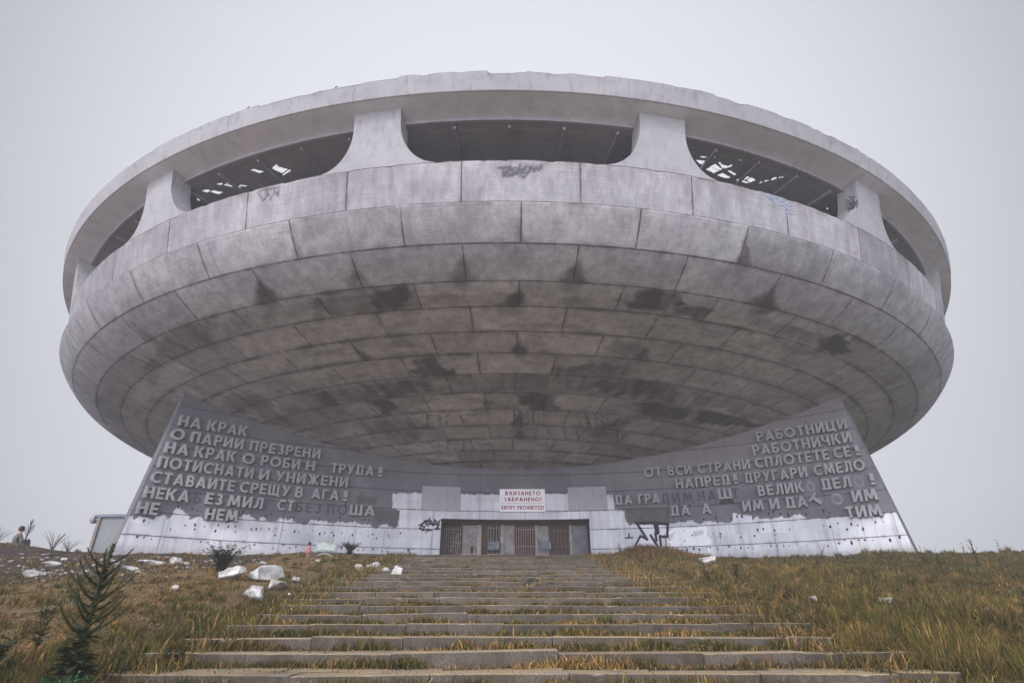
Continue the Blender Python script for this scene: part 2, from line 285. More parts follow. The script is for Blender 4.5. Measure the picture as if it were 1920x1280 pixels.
# ---------------------------------------------------------------- materials
class NT:
    def __init__(s, name):
        s.m = bpy.data.materials.new(name); s.m.use_nodes = True
        s.t = s.m.node_tree; s.t.nodes.clear()
        s.out = s.t.nodes.new('ShaderNodeOutputMaterial')
        s.b = s.t.nodes.new('ShaderNodeBsdfPrincipled')
        s.t.links.new(s.b.outputs[0], s.out.inputs['Surface'])
        s.b.inputs['Roughness'].default_value = 0.9
        s.b.inputs['Specular IOR Level'].default_value = 0.25

    def set(s, inp, v):
        if v is None: return
        if hasattr(v, 'is_linked') or isinstance(v, bpy.types.NodeSocket): s.t.links.new(v, inp)
        elif isinstance(v, tuple) and len(v) == 3 and inp.type == 'RGBA': inp.default_value = (*v, 1)
        else: inp.default_value = v

    def n(s, typ, props=None, **k):
        x = s.t.nodes.new(typ)
        for a, b in (props or {}).items(): setattr(x, a, b)
        for a, b in k.items():
            key = int(a[1:]) if a[0] == '_' and a[1:].isdigit() else a
            s.set(x.inputs[key], b)
        return x

    def math(s, op, a, b=None, c=None, clamp=False):
        x = s.n('ShaderNodeMath', {'operation': op, 'use_clamp': clamp}, _0=a)
        if b is not None: s.set(x.inputs[1], b)
        if c is not None: s.set(x.inputs[2], c)
        return x.outputs[0]

    def mix(s, f, a, b, blend='MIX'):
        x = s.n('ShaderNodeMixRGB', {'blend_type': blend}, Fac=f, Color1=a, Color2=b)
        return x.outputs[0]

    def ramp(s, f, a, b, c=0.0, d=1.0, smooth=True):
        x = s.n('ShaderNodeMapRange', {'interpolation_type': 'SMOOTHSTEP' if smooth else 'LINEAR'}, Value=f)
        x.inputs['From Min'].default_value = a; x.inputs['From Max'].default_value = b
        x.inputs['To Min'].default_value = c; x.inputs['To Max'].default_value = d
        return x.outputs[0]

    def attr(s, name):
        return s.n('ShaderNodeAttribute', {'attribute_name': name})

    def noise(s, vec, scale, detail=4.0, rough=0.55):
        x = s.n('ShaderNodeTexNoise', None, Scale=scale, Detail=detail, Roughness=rough)
        if vec is not None: s.set(x.inputs['Vector'], vec)
        return x.outputs['Fac']

    def scale(s, vec, v):
        x = s.n('ShaderNodeVectorMath', {'operation': 'MULTIPLY'}, _0=vec)
        x.inputs[1].default_value = v
        return x.outputs[0]

    def pos(s): return s.n('ShaderNodeTexCoord').outputs['Object']

    def bump(s, h, strength=0.3, dist=0.02):
        x = s.n('ShaderNodeBump', None, Height=h, Strength=strength, Distance=dist)
        s.t.links.new(x.outputs[0], s.b.inputs['Normal'])

    def color(s, c): s.set(s.b.inputs['Base Color'], c)


def plain(name, c, var=0.25, scale=6.0, rough=0.85, metal=0.0, bump=0.15):
    m = NT(name); p = m.pos()
    f = m.noise(p, scale, 5)
    g = m.noise(p, scale * 7, 3)
    dark = tuple(x * (1 - var) for x in c); lite = tuple(min(1, x * (1 + var)) for x in c)
    col = m.mix(m.ramp(f, .3, .7), dark, lite)
    col = m.mix(m.ramp(g, .55, .75, 0, .5), col, tuple(x * .6 for x in c))
    m.color(col); m.b.inputs['Roughness'].default_value = rough; m.b.inputs['Metallic'].default_value = metal
    if bump: m.bump(g, bump)
    return m.m


def mat_shell():
    """board-marked precast concrete panels of the saucer: joints, water stains, tone per panel"""
    m = NT('shell_concrete')
    pa = m.attr('panel').outputs['Vector']; st = m.attr('stain').outputs['Fac']; tg = m.attr('tag').outputs['Fac']
    sp = m.n('ShaderNodeSeparateXYZ', None, _0=pa)
    az, v, r = sp.outputs[0], sp.outputs[1], sp.outputs[2]
    p = m.pos()
    row = m.math('FLOOR', v)
    par = m.math('FLOORED_MODULO', row, 2.0)
    a1 = m.math('MULTIPLY_ADD', par, -4.0, m.math('SUBTRACT', az, 0.8))
    a8 = m.math('DIVIDE', a1, 8.0)
    col_i = m.math('FLOOR', m.math('ADD', a8, 0.5)) if False else m.math('FLOOR', a8)
    fr = m.math('FRACT', m.math('ADD', a8, 0.5))
    dm = m.math('MULTIPLY', m.math('ABSOLUTE', m.math('SUBTRACT', fr, 0.5)), m.math('MULTIPLY', r, 8.0 * 0.017453))
    wob = m.math('MULTIPLY', m.math('SUBTRACT', m.noise(p, 3.0, 3), 0.5), 0.05)
    dv = m.math('MULTIPLY', m.math('ABSOLUTE', m.math('SUBTRACT', m.math('FRACT', m.math('ADD', v, 0.5)), 0.5)), 1.38)
    jv = m.ramp(m.math('ABSOLUTE', m.math('ADD', dm, wob)), 0.010, 0.034, 1, 0)
    jr = m.ramp(m.math('ABSOLUTE', m.math('ADD', dv, m.math('MULTIPLY', wob, .5))), 0.012, 0.042, 1, 0)
    jn = m.noise(p, 1.1, 4, .7)
    joint = m.math('MULTIPLY', m.math('MAXIMUM', jv, jr), m.ramp(jn, .30, .55, .45, 1.0))
    gape = m.math('MULTIPLY', m.math('MAXIMUM', m.ramp(dv, .0, .075, 1, 0), m.ramp(dm, .0, .06, 1, 0)), m.ramp(m.noise(p, 1.7, 6, .75), .56, .62))
    joint = m.math('MAXIMUM', joint, gape)
    # soft dirt beside the joints
    halo = m.math('MAXIMUM', m.ramp(dv, 0.0, 0.22, .6, 0), m.ramp(dm, 0.0, 0.16, .5, 0))
    halo = m.math('MULTIPLY', halo, m.ramp(m.noise(p, 1.3, 5), .42, .7))
    wn = m.n('ShaderNodeTexWhiteNoise', {'noise_dimensions': '2D'})
    cx = m.n('ShaderNodeCombineXYZ', None, _0=col_i, _1=row)
    m.t.links.new(cx.outputs[0], wn.inputs['Vector'])
    big = m.noise(p, 0.35, 5, .6)
    mid = m.noise(p, 1.6, 6, .65)
    board = m.n('ShaderNodeCombineXYZ', None, _0=m.math('MULTIPLY', az, 0.35), _1=m.math('MULTIPLY', v, 26.0), _2=0.0)
    bn = m.noise(board.outputs[0], 1.0, 4, .7)
    bl = m.n('ShaderNodeCombineXYZ', None, _0=m.math('MULTIPLY', az, 0.08), _1=m.math('MULTIPLY', v, 90.0), _2=3.0)
    bn2 = m.noise(bl.outputs[0], 1.0, 2, .5)
    fine = m.noise(p, 22.0, 4, .7)
    # outer rows are a cooler grey; the sheltered rows below are warmer, with more soot
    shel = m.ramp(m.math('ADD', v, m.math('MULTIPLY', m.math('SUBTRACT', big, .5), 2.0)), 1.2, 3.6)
    pale = m.mix(m.ramp(big, .35, .65), (.305, .280, .302), (.370, .352, .364))
    warm = m.mix(m.ramp(big, .3, .7), (.39, .350, .330), (.475, .43, .40))
    base = m.mix(shel, pale, warm)
    tone = m.math('MULTIPLY_ADD', wn.outputs['Value'], 0.30, 0.84)
    tone = m.math('MULTIPLY', tone, m.ramp(mid, .28, .72, .86, 1.11))
    bk = m.ramp(m.noise(p, .9, 3), .4, .62)                   # boards read in some panels, not in others
    tone = m.math('MULTIPLY', tone, m.math('ADD', 1.0, m.math('MULTIPLY', bk, m.ramp(bn, .3, .7, -.13, .10))))
    tone = m.math('MULTIPLY', tone, m.ramp(bn2, .35, .65, .95, 1.04))
    tone = m.math('MULTIPLY', tone, m.ramp(m.noise(m.scale(p, (2.6, 2.6, .30)), 1.0, 6, .72), .35, .65, .80, 1.12))
    tone = m.math('MULTIPLY', tone, m.ramp(fine, .3, .7, .9, 1.1))
    base = m.mix(1.0, base, m.n('ShaderNodeCombineXYZ', None, _0=tone, _1=tone, _2=tone).outputs[0], 'MULTIPLY')
    kp = m.ramp(v, -.06, -.03, .84, 1.0)
    base = m.mix(1.0, base, m.n('ShaderNodeCombineXYZ', None, _0=kp, _1=kp, _2=kp).outputs[0], 'MULTIPLY')
    stx = m.n('ShaderNodeCombineXYZ', None, _0=m.math('MULTIPLY', az, 1.5), _1=m.math('MULTIPLY', v, .30), _2=11.0)
    stk = m.math('MULTIPLY', m.ramp(m.noise(stx.outputs[0], 1.0, 5, .68), .56, .74), m.ramp(m.noise(p, .45, 3), .40, .58))
    base = m.mix(m.math('MULTIPLY', stk, .55), base, (.115, .098, .100))          # rain streaks running down the rows
    # soot and water stains
    brk = m.math('ADD', m.math('MULTIPLY', m.noise(p, 1.1, 8, .72), 1.1), m.math('MULTIPLY', bn, .5))
    s1 = m.math('MULTIPLY', m.ramp(m.math('ADD', m.math('MULTIPLY', st, 1.15), m.math('MULTIPLY', m.math('SUBTRACT', brk, .8), 1.1)), .10, 1.0, 0, 1, False), m.ramp(st, .0, .35))
    gr = m.n('ShaderNodeCombineXYZ', None, _0=m.math('MULTIPLY', az, .16), _1=m.math('MULTIPLY', v, 1.3), _2=7.0)
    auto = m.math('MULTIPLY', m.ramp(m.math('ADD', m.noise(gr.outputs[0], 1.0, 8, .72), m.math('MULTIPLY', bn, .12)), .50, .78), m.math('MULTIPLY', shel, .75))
    # grime banked along the ring joints of the sheltered rows
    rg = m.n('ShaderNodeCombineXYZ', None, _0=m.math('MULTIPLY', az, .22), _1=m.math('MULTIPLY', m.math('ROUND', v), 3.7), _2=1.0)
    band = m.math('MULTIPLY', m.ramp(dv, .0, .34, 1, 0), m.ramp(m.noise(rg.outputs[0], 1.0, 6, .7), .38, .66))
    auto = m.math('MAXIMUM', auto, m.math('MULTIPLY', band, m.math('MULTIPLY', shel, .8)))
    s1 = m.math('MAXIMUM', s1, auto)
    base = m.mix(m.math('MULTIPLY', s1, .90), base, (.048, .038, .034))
    base = m.mix(m.math('MULTIPLY', halo, .85), base, (.07, .058, .056))
    # pale lime runs
    lime = m.math('MULTIPLY', m.ramp(m.noise(m.scale(p, (3.0, 3.0, .8)), 1.5, 3, .6), .70, .76), m.ramp(m.noise(p, .4, 3), .48, .6, 0, .6))
    base = m.mix(lime, base, (.62, .58, .56))
    base = m.mix(m.math('MULTIPLY', joint, .88), base, (.045, .037, .037))
    base = m.mix(m.math('MULTIPLY', tg, .95), base, (.06, .055, .07))
    m.color(base)
    h = m.math('ADD', m.math('MULTIPLY', bn, .25), m.math('MULTIPLY', fine, .25))
    h = m.math('SUBTRACT', h, joint)
    m.bump(h, .55, .02)
    return m.m


def mat_rim(name, pale, down=0.6):
    m = NT(name); p = m.pos()
    big = m.noise(p, .4, 5, .6); mid = m.noise(p, 2.0, 6, .65)
    run = m.noise(m.scale(p, (5, 5, .5)), 1.0, 4, .6)
    c = m.mix(m.ramp(big, .3, .7), tuple(x * .86 for x in pale), pale)
    c = m.mix(m.ramp(mid, .45, .75, 0, .45), c, tuple(x * .55 for x in pale))
    c = m.mix(m.ramp(run, .52, .75, 0, down), c, tuple(x * .5 for x in pale))
    m.color(c); m.bump(m.noise(p, 14, 5, .7), .4, .02)
    return m.m


def mat_wall():
    """front wall: board joints, whitewash, patches, spray paint and bolt holes"""
    m = NT('wall_concrete')
    co = m.attr('wallco').outputs['Vector']
    sp = m.n('ShaderNodeSeparateXYZ', None, _0=co); s, z = sp.outputs[0], sp.outputs[1]
    pt, dk, li, tg = (m.attr(k).outputs['Fac'] for k in ('paint', 'dark', 'light', 'tag'))
    sw = m.attr('scrawl').outputs['Fac']
    p = m.pos()
    big = m.noise(p, .5, 5, .6); mid = m.noise(p, 2.2, 6, .65); fine = m.noise(p, 20, 4, .7)
    run = m.noise(m.scale(co, (3.2, .22, 1)), 1.0, 5, .65)
    run2 = m.noise(m.scale(co, (9.0, .35, 1)), 1.0, 4, .6)
    zz = m.math('DIVIDE', m.math('SUBTRACT', z, 2.917), 0.9645)
    dz = m.math('MULTIPLY', m.math('ABSOLUTE', m.math('SUBTRACT', m.math('FRACT', m.math('ADD', zz, .5)), .5)), .9645)
    wob = m.math('MULTIPLY', m.math('SUBTRACT', m.noise(p, 4.0, 3), .5), .025)
    jz = m.ramp(m.math('ABSOLUTE', m.math('ADD', dz, wob)), .008, .026, 1, 0)
    ss = m.math('DIVIDE', m.math('SUBTRACT', s, .37), 2.45)
    ds = m.math('MULTIPLY', m.math('ABSOLUTE', m.math('SUBTRACT', m.math('FRACT', m.math('ADD', ss, .5)), .5)), 2.45)
    js = m.math('MULTIPLY', m.ramp(m.math('ABSOLUTE', m.math('ADD', ds, wob)), .006, .022, 1, 0), m.ramp(m.noise(p, .6, 2), .4, .6, .15, .7))
    grey = m.mix(m.ramp(big, .3, .7), (.118, .113, .130), (.175, .166, .182))
    warmr = m.math('MULTIPLY', m.ramp(s, 3.0, 9.0), m.ramp(z, 5.0, 7.0))
    grey = m.mix(m.math('MULTIPLY', warmr, .6), grey, (.25, .22, .23))
    grey = m.mix(m.ramp(mid, .5, .8, 0, .4), grey, (.12, .115, .13))
    grey = m.mix(m.math('MULTIPLY', m.ramp(run2, .56, .74), m.math('MULTIPLY', warmr, .75)), grey, (.13, .085, .065))
    grey = m.mix(m.ramp(run, .58, .78, 0, .45), grey, (.12, .11, .125))
    white = m.mix(m.ramp(big, .35, .65), (.56, .56, .605), (.72, .72, .76))
    white = m.mix(m.ramp(run, .47, .68, 0, .7), white, (.40, .40, .47))
    white = m.mix(m.ramp(run2, .58, .72, 0, .5), white, (.80, .80, .85))
    white = m.mix(m.ramp(mid, .56, .74, 0, .42), white, (.38, .37, .42))
    white = m.mix(m.ramp(m.noise(p, 5.5, 5, .7), .64, .70, 0, .7), white, (.22, .21, .235))
    blk = m.n('ShaderNodeCombineXYZ', None, _0=m.math('FLOOR', m.math('MULTIPLY', s, .83)), _1=m.math('FLOOR', m.math('MULTIPLY', z, 2.07)))
    rw = m.n('ShaderNodeTexWhiteNoise', {'noise_dimensions': '2D'}); m.t.links.new(blk.outputs[0], rw.inputs['Vector'])
    kt = m.math('MULTIPLY_ADD', rw.outputs['Value'], .16, .90)                   # rolled on in coats
    white = m.mix(1.0, white, m.n('ShaderNodeCombineXYZ', None, _0=kt, _1=kt, _2=kt).outputs[0], 'MULTIPLY')
    mud = m.math('MULTIPLY', m.ramp(m.math('SUBTRACT', z, m.math('MULTIPLY', m.noise(m.scale(co, (2.2, .6, 1)), 1.0, 5, .7), .9)), 1.75, 2.3, 1, 0), .5)
    white = m.mix(mud, white, (.20, .175, .15))
    pt = m.math('MULTIPLY', pt, m.ramp(m.noise(p, 3.2, 7, .75), .27, .33))       # flaked where the wash did not hold
    base = m.mix(pt, grey, white)
    base = m.mix(m.math('MULTIPLY', dk, .85), base, m.mix(m.ramp(mid, .3, .7), (.075, .068, .072), (.115, .10, .10)))
    base = m.mix(m.math('MULTIPLY', li, .8), base, (.74, .74, .82))
    base = m.mix(m.math('MULTIPLY', sw, m.ramp(mid, .3, .5, .5, 1)), base, (.86, .86, .90))
    base = m.mix(m.math('MULTIPLY', m.math('MAXIMUM', jz, js), .9), base, (.035, .03, .038))
    base = m.mix(m.math('MULTIPLY', m.ramp(dz, 0, .12, .45, 0), m.ramp(mid, .45, .65)), base, (.08, .07, .085))
    base = m.mix(m.ramp(tg, .25, .6), base, (.022, .020, .024))
    m.color(base)
    h = m.math('SUBTRACT', m.math('ADD', m.math('MULTIPLY', fine, .35), m.math('MULTIPLY', pt, .15)), m.math('MAXIMUM', jz, js))
    m.bump(h, .5, .02)
    return m.m


def mat_letter():
    m = NT('letter_concrete'); p = m.pos()
    big = m.noise(p, 1.1, 4, .6); fine = m.noise(p, 16, 5, .7)
    c = m.mix(m.ramp(big, .3, .7), (.275, .265, .277), (.35, .338, .345))
    c = m.mix(m.ramp(fine, .5, .75, 0, .55), c, (.17, .16, .17))
    m.color(c); m.bump(fine, .4, .01)
    return m.m


def mat_granite():
    m = NT('granite_steps'); p = m.pos()
    sp = m.n('ShaderNodeSeparateXYZ', None, _0=p)
    tr = m.attr('tread').outputs['Fac']
    wn = m.attr('tone').outputs['Fac']
    spk = m.n('ShaderNodeTexVoronoi', None, Vector=p, Scale=85.0).outputs['Distance']
    n1 = m.noise(p, 60, 3, .7); mid = m.noise(p, 2.5, 6, .7); big = m.noise(p, .6, 4)
    c = m.mix(m.ramp(n1, .38, .62), (.125, .103, .085), (.29, .248, .21))
    c = m.mix(m.ramp(spk, .15, .4, .35, 0), c, (.09, .08, .075))
    run = m.noise(m.scale(p, (6, 6, .9)), 1.0, 4, .6)
    c = m.mix(m.math('MULTIPLY', m.ramp(run, .46, .70), m.ramp(tr, 0, .5, .8, 0)), c, (.085, .072, .062))
    c = m.mix(m.ramp(mid, .42, .66, 0, .75), c, (.10, .08, .06))
    lich = m.ramp(m.noise(p, 3.3, 6, .75), .64, .70, 0, .5)
    c = m.mix(lich, c, (.36, .36, .30))
    dirt = m.math('MULTIPLY', m.math('ADD', m.math('MULTIPLY', tr, .8), .2), m.ramp(m.noise(p, 1.7, 5, .7), .36, .58, .2, .95))
    c = m.mix(dirt, c, m.mix(m.ramp(n1, .3, .7), (.17, .125, .07), (.36, .28, .165)))
    t3 = m.n('ShaderNodeCombineXYZ', None, _0=wn, _1=wn, _2=wn).outputs[0]
    c = m.mix(1.0, c, t3, 'MULTIPLY')
    k = m.ramp(tr, .1, .9, .50, 1.25)  # risers darkened, treads lightened: shade and light put into the stone colour
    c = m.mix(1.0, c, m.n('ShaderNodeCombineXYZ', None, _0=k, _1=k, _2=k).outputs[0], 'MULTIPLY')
    m.color(c); m.bump(m.math('ADD', n1, m.math('MULTIPLY', mid, .6)), .5, .01)
    return m.m


def mat_ground():
    m = NT('hill_soil'); p = m.pos()
    d = m.attr('dirt').outputs['Fac']; gz = m.attr('green').outputs['Fac']
    n0 = m.noise(p, .8, 6, .7); n1 = m.noise(p, 7, 6, .75); n2 = m.noise(p, 40, 4, .8)
    st = m.noise(m.scale(p, (9, 30, 9)), 1.0, 4, .7)
    straw = m.mix(m.ramp(st, .3, .7), (.17, .115, .055), (.40, .285, .15))
    straw = m.mix(m.ramp(n1, .45, .65), straw, (.14, .10, .055))
    green = m.mix(m.ramp(n1, .35, .65), (.045, .05, .018), (.10, .095, .035))
    soil = m.mix(m.ramp(n1, .35, .65), (.030, .023, .018), (.085, .062, .045))
    soil = m.mix(m.ramp(n2, .62, .72, 0, .7), soil, (.22, .19, .16))
    c = m.mix(m.ramp(m.math('ADD', gz, m.math('MULTIPLY', m.math('SUBTRACT', n0, .5), 1.4)), .35, .7), straw, green)
    c = m.mix(m.ramp(m.math('ADD', d, m.math('MULTIPLY', m.math('SUBTRACT', n0, .5), 1.1)), .35, .65), c, soil)
    c = m.mix(m.ramp(n2, .3, .6, .55, 0), c, (.04, .03, .02))
    m.color(c); m.bump(m.math('ADD', n1, n2), .9, .06)
    return m.m


def mat_vcol(name, rough=.8, trans=0.25, var=.3):
    """leaf and blade colours come from the plant's own colour attribute"""
    m = NT(name); c = m.attr('tint').outputs['Vector']
    n = m.noise(m.pos(), 25, 3)
    k = m.ramp(n, .3, .7, 1 - var, 1 + var)
    c = m.mix(1.0, c, m.n('ShaderNodeCombineXYZ', None, _0=k, _1=k, _2=k).outputs[0], 'MULTIPLY')
    m.color(c); m.b.inputs['Roughness'].default_value = rough
    if trans:
        t = m.n('ShaderNodeBsdfTranslucent', None, Color=c)
        mx = m.n('ShaderNodeMixShader', None, Fac=trans)
        m.t.links.new(m.b.outputs[0], mx.inputs[1]); m.t.links.new(t.outputs[0], mx.inputs[2])
        m.t.links.new(mx.outputs[0], m.out.inputs['Surface'])
    return m.m


M_SHELL = mat_shell()
M_RIM = mat_rim('rim_concrete', (.335, .32, .332), .75)
M_PILLAR = mat_rim('pillar_concrete', (.35, .335, .35), .5)
M_BEAM = mat_rim('beam_concrete', (.36, .335, .36), .3)
M_SOFFIT = mat_rim('soffit_concrete', (.78, .745, .78), .15)  # far paler than the other concrete: fog's paleness put into the colour
M_DARK = mat_rim('gallery_concrete', (.30, .28, .30), .3)
M_WALL = mat_wall()
M_LETTER = mat_letter()
M_GRANITE = mat_granite()
M_GROUND = mat_ground()
M_GRASS = mat_vcol('grass_blades')
M_LEAF = mat_vcol('leaves', trans=.15)
M_STONE = plain('white_stone', (.44, .425, .41), .45, 3, .9, bump=.9)
M_STONE2 = plain('grey_stone', (.40, .37, .34), .25, 5, .9, bump=.5)

# ---------------------------------------------------------------- terrain
def hnoise(x, y):
    h = 0
    for a, fx, fy, ph in ((.05, .9, .6, .3), (.035, 1.7, -1.3, 1.1), (.02, 3.1, 2.7, 2.0), (.015, -4.3, 3.9, .7), (.05, .33, -.41, 4.)):
        h = h + a * np.sin(fx * x + fy * y + ph)
    return h


def stair_line(y):
    return -.6315 + .1583 * (y - 7.345)


def right_edge(y):
    """where the meadow has crept over the right ends of the steps"""
    return np.interp(y, [5, 9, 14, 20], [5.35, 4.8, 4.2, 3.95])


def terrain(x, y):
    x = np.asarray(x, float); y = np.asarray(y, float)
    k = .3
    p = stair_line(np.maximum(y, -40))
    h = -k * np.logaddexp(-p / k, -2.36 / k)
    ax = np.abs(x - .2)
    xr = right_edge(y)
    side = np.where(x > 0, sstep(xr - .35, xr + .9, x), sstep(4.3, 6.0, .2 - x))
    left = sstep(4.3, 6.3, .2 - x); right = sstep(xr, xr + 1.6, x)
    h = h + side * (hnoise(x, y) * .8) + left * .10 + right * -.02
    h = h - (1 - side) * .24                                  # bed under the steps
    g = lambda cx, cy, r, a: a * np.exp(-((x - cx) ** 2 + (y - cy) ** 2) / (2 * r * r))
    h = h + g(-20.9, 24.2, 2.0, .42) + g(-27, 24, 3, .5) + g(21.5, 24.2, 2.2, .22) + g(17.0, 24.6, 1.3, .30) + g(15, 25.3, 1.2, .12) + g(6.6, 26.8, 1.3, .14) - g(18.6, 24.5, .9, .12)
    out = sstep(24.8, 28, y) * sstep(17.6, 20, ax)
    h = h - out * (.8 + np.maximum(y - 26, 0) * .16)
    h = h - sstep(40, 90, np.hypot(x, y - 15)) * (np.hypot(x, y - 15) - 40) * .35
    return h


gx = np.concatenate([np.linspace(-900, -60, 12)[:-1], np.linspace(-60, -26, 30)[:-1], np.arange(-26, 26.01, .16), np.linspace(26, 60, 30)[1:], np.linspace(60, 900, 12)[1:]])
gy = np.concatenate([np.linspace(-500, -20, 12)[:-1], np.linspace(-20, 2, 30)[:-1], np.arange(2, 32.01, .16), np.linspace(32, 90, 36)[1:], np.linspace(90, 1200, 12)[1:]])
GX, GY = np.meshgrid(gx, gy, indexing='ij')
GZ = terrain(GX, GY)


def dirtiness(x, y):
    b = sstep(-4.8, -7.5, x) * sstep(14.5, 16.0, y) * (1 - sstep(20.5, 22.5, y) * .5)
    f = sstep(-8.0, -10.5, x) * .5 * sstep(12.5, 14.5, y)
    near = .45 * sstep(-5, -7, x) * (1 - sstep(8.0, 9.5, y))
    return np.clip(b * sstep(-8, -11.5, x) + f + near, 0, 1)


def greenness(x, y):
    edge = np.exp(-((np.abs(x - .2) - 5.0) / .7) ** 2) * .7
    r = sstep(5.0, 7.5, x) * (.35 + .4 * sstep(7.0, 13.0, x) + .25 * np.sin(.9 * x + .7 * y))
    l = .25 * sstep(-5.5, -7, x) * (.6 + .5 * np.sin(1.3 * x + 1.0) * np.sin(.8 * y))
    return np.clip(edge + r + l, 0, 1)


gm = mesh_np('hill', np.stack([GX, GY, GZ], -1).reshape(-1, 3), grid_faces(len(gx), len(gy)), True)
attr(gm, 'dirt', dirtiness(GX, GY).ravel())
attr(gm, 'green', greenness(GX, GY).ravel())
tag(obj('hill', gm, M_GROUND), kind='structure')

# ---------------------------------------------------------------- steps and landing
def make_steps():
    V, F, T, TR = [], [], [], []
    n = 0
    def block(x0, x1, y0, y1, z0, z1, rough):
        nonlocal n
        tone = rng.uniform(.72, 1.15)
        dz = rng.normal(0, .008); tl = rng.normal(0, .007); dy = rng.normal(0, .010); yw = rng.normal(0, .006)
        m_ = max(3, int((x1 - x0) / .09)) if rough else 2
        k = 6
        chip = np.zeros(m_)
        if rough:
            chip = np.abs(rng.normal(0, .0015, m_))
            for c in range(rng.integers(0, 2)): chip[rng.integers(0, m_)] += rng.uniform(.004, .022)
            if rng.random() < .25: chip[rng.choice([0, m_ - 1])] += rng.uniform(.01, .04)
        for i in range(m_):
            t = i / (m_ - 1); x = lerp(x0, x1, t); sg = 2 * t - 1; c = chip[i]; w = rng.normal(0, .003) if rough else 0
            for (yy, z) in ((y0 + w, z0), (y0 + w, z1 - .008 - c * 1.2), (y0 + .004 + c * .5, z1 - .003 - c * .4), (y0 + .010 + c * 1.2, z1 + w * .4), (y1, z1), (y1, z0)):
                V.append((x, yy + dy + sg * yw, z + dz + sg * tl)); T.append(tone)
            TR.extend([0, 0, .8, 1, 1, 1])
        for i in range(m_ - 1):
            a = n + i * k
            F.extend([[a + q, a + (q + 1) % k, a + k + (q + 1) % k, a + k + q] for q in range(k)])
        E5.append([n + i for i in range(k)][::-1]); E5.append([n + (m_ - 1) * k + i for i in range(k)])
        n += m_ * k
    E5 = []
    kmin, kmax = -9, 19
    for k in range(kmin, kmax + 1):
        y0 = 7.345 + .9478 * k; z1 = -.6315 + .15 * k
        x = -4.75 + rng.uniform(-.25, .25)
        xe = (5.0 if k > 1 else 5.35) + rng.uniform(-.2, .2)
        while x < xe - .3:
            L = min(rng.choice([1.35, 1.6, 1.9, 2.2]), xe - x)
            if xe - x - L < .5: L = xe - x
            y1 = y0 + .40
            block(x + .007, x + L - .007, y0, y1, z1 - .34, z1, 1)
            x += L
        # slab paving behind the front block, a little lower where soil has washed in
        x = -4.75 + rng.uniform(0, .6)
        while x < xe - .3:
            L = min(rng.choice([1.1, 1.5, 1.9]), xe - x)
            block(x + .01, x + L - .01, y0 + .408, y0 + .96, z1 - .34, z1 - .012 - rng.uniform(0, .014), 0)
            x += L
    # landing in front of the doors
    zL = -.6315 + .15 * kmax
    for r in range(6):
        y0 = 7.345 + .9478 * kmax + .96 + r * .72
        x = -5.4 + .35 * (r % 2)
        while x < 5.6:
            block(x + .008, x + .99, y0 + .006, y0 + .714, zL - .3, zL - .014 + rng.uniform(-.006, .003), 0)
            x += 1.0
    V = np.array(V)
    me = bpy.data.meshes.new('steps')
    me.from_pydata(V.tolist(), [], F + E5)
    me.update()
    attr(me, 'tread', TR); attr(me, 'tone', T)
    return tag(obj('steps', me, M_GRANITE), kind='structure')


steps = make_steps()
Z_LAND = -.6315 + .15 * 19

# small spray-painted words across two risers
def strokes_mesh(name, lines, wd, fn, thick=.004):
    mb = MB()
    for l in lines:
        for a, b in zip(l[:-1], l[1:]):
            pa, pb = Vector(fn(*a)), Vector(fn(*b))
            mb.bar(pa, pb, thick, wd) if (pb - pa).length > 1e-4 else None
    return mb.mesh(name)


M_SPRAY = plain('black_spray_paint', (.02, .018, .02), .1, 6, .7, bump=0)
def riser(k):
    return lambda x, t: (x, 7.345 + .9478 * k - .012, -.6315 + .15 * k - .145 + .13 * t)
word = [[(0, .1), (0, .9), (.2, .9), (.2, .5), (0, .5)], [(.3, .1), (.4, .7), (.55, .1)], [(.33, .35), (.5, .35)], [(.65, .1), (.65, .7)], [(.72, .9), (.9, .9)], [(.8, .1), (.8, .9)]]
obj('graffiti', strokes_mesh('graffiti', [[(.55 + x * .8, t) for x, t in l] for l in word], .02, riser(10)), M_SPRAY, steps)
obj('graffiti', strokes_mesh('graffiti', [[(.42 + x * .9, t) for x, t in l] for l in word + [[(1.0, .1), (1.0, .9)], [(1.1, .4), (1.25, .4)]]], .022, riser(9)), M_SPRAY, steps)

# ---------------------------------------------------------------- the monument
MON = empty('concrete_monument', (0, AXY, 0), 0, 'saucer shaped grey concrete monument on a concave lettered wall at the top of the steps', 'building')


def pol(az, r, z):
    a = np.radians(az)
    return np.stack([r * np.sin(a), -r * np.cos(a), np.broadcast_to(z, np.shape(a * r))], -1)   # local to MON


# --- shell
RINGS = np.array(PROF[2:])                    # joints C .. O, from the rim inwards
kk = np.arange(len(RINGS), dtype=float)
RX = np.vstack([RINGS, [9.0, 6.8]])
def prof_at(v):
    """Catmull-Rom through the joints"""
    v = np.asarray(v, float)
    P = np.vstack([RX[0] + (RX[0] - RX[1]) * np.array([.2, 1.0]), RX, 2 * RX[-1] - RX[-2]])
    i = np.clip(np.floor(v).astype(int), 0, len(RX) - 2); t = (v - i)[..., None]
    p0, p1, p2, p3 = P[i], P[i + 1], P[i + 2], P[i + 3]
    sm = .5 * (2 * p1 + (p2 - p0) * t + (2 * p0 - 5 * p1 + 4 * p2 - p3) * t ** 2 + (3 * p1 - p0 - 3 * p2 + p3) * t ** 3)
    ln = p1 + (p2 - p1) * t
    return lerp(ln, sm, .75)

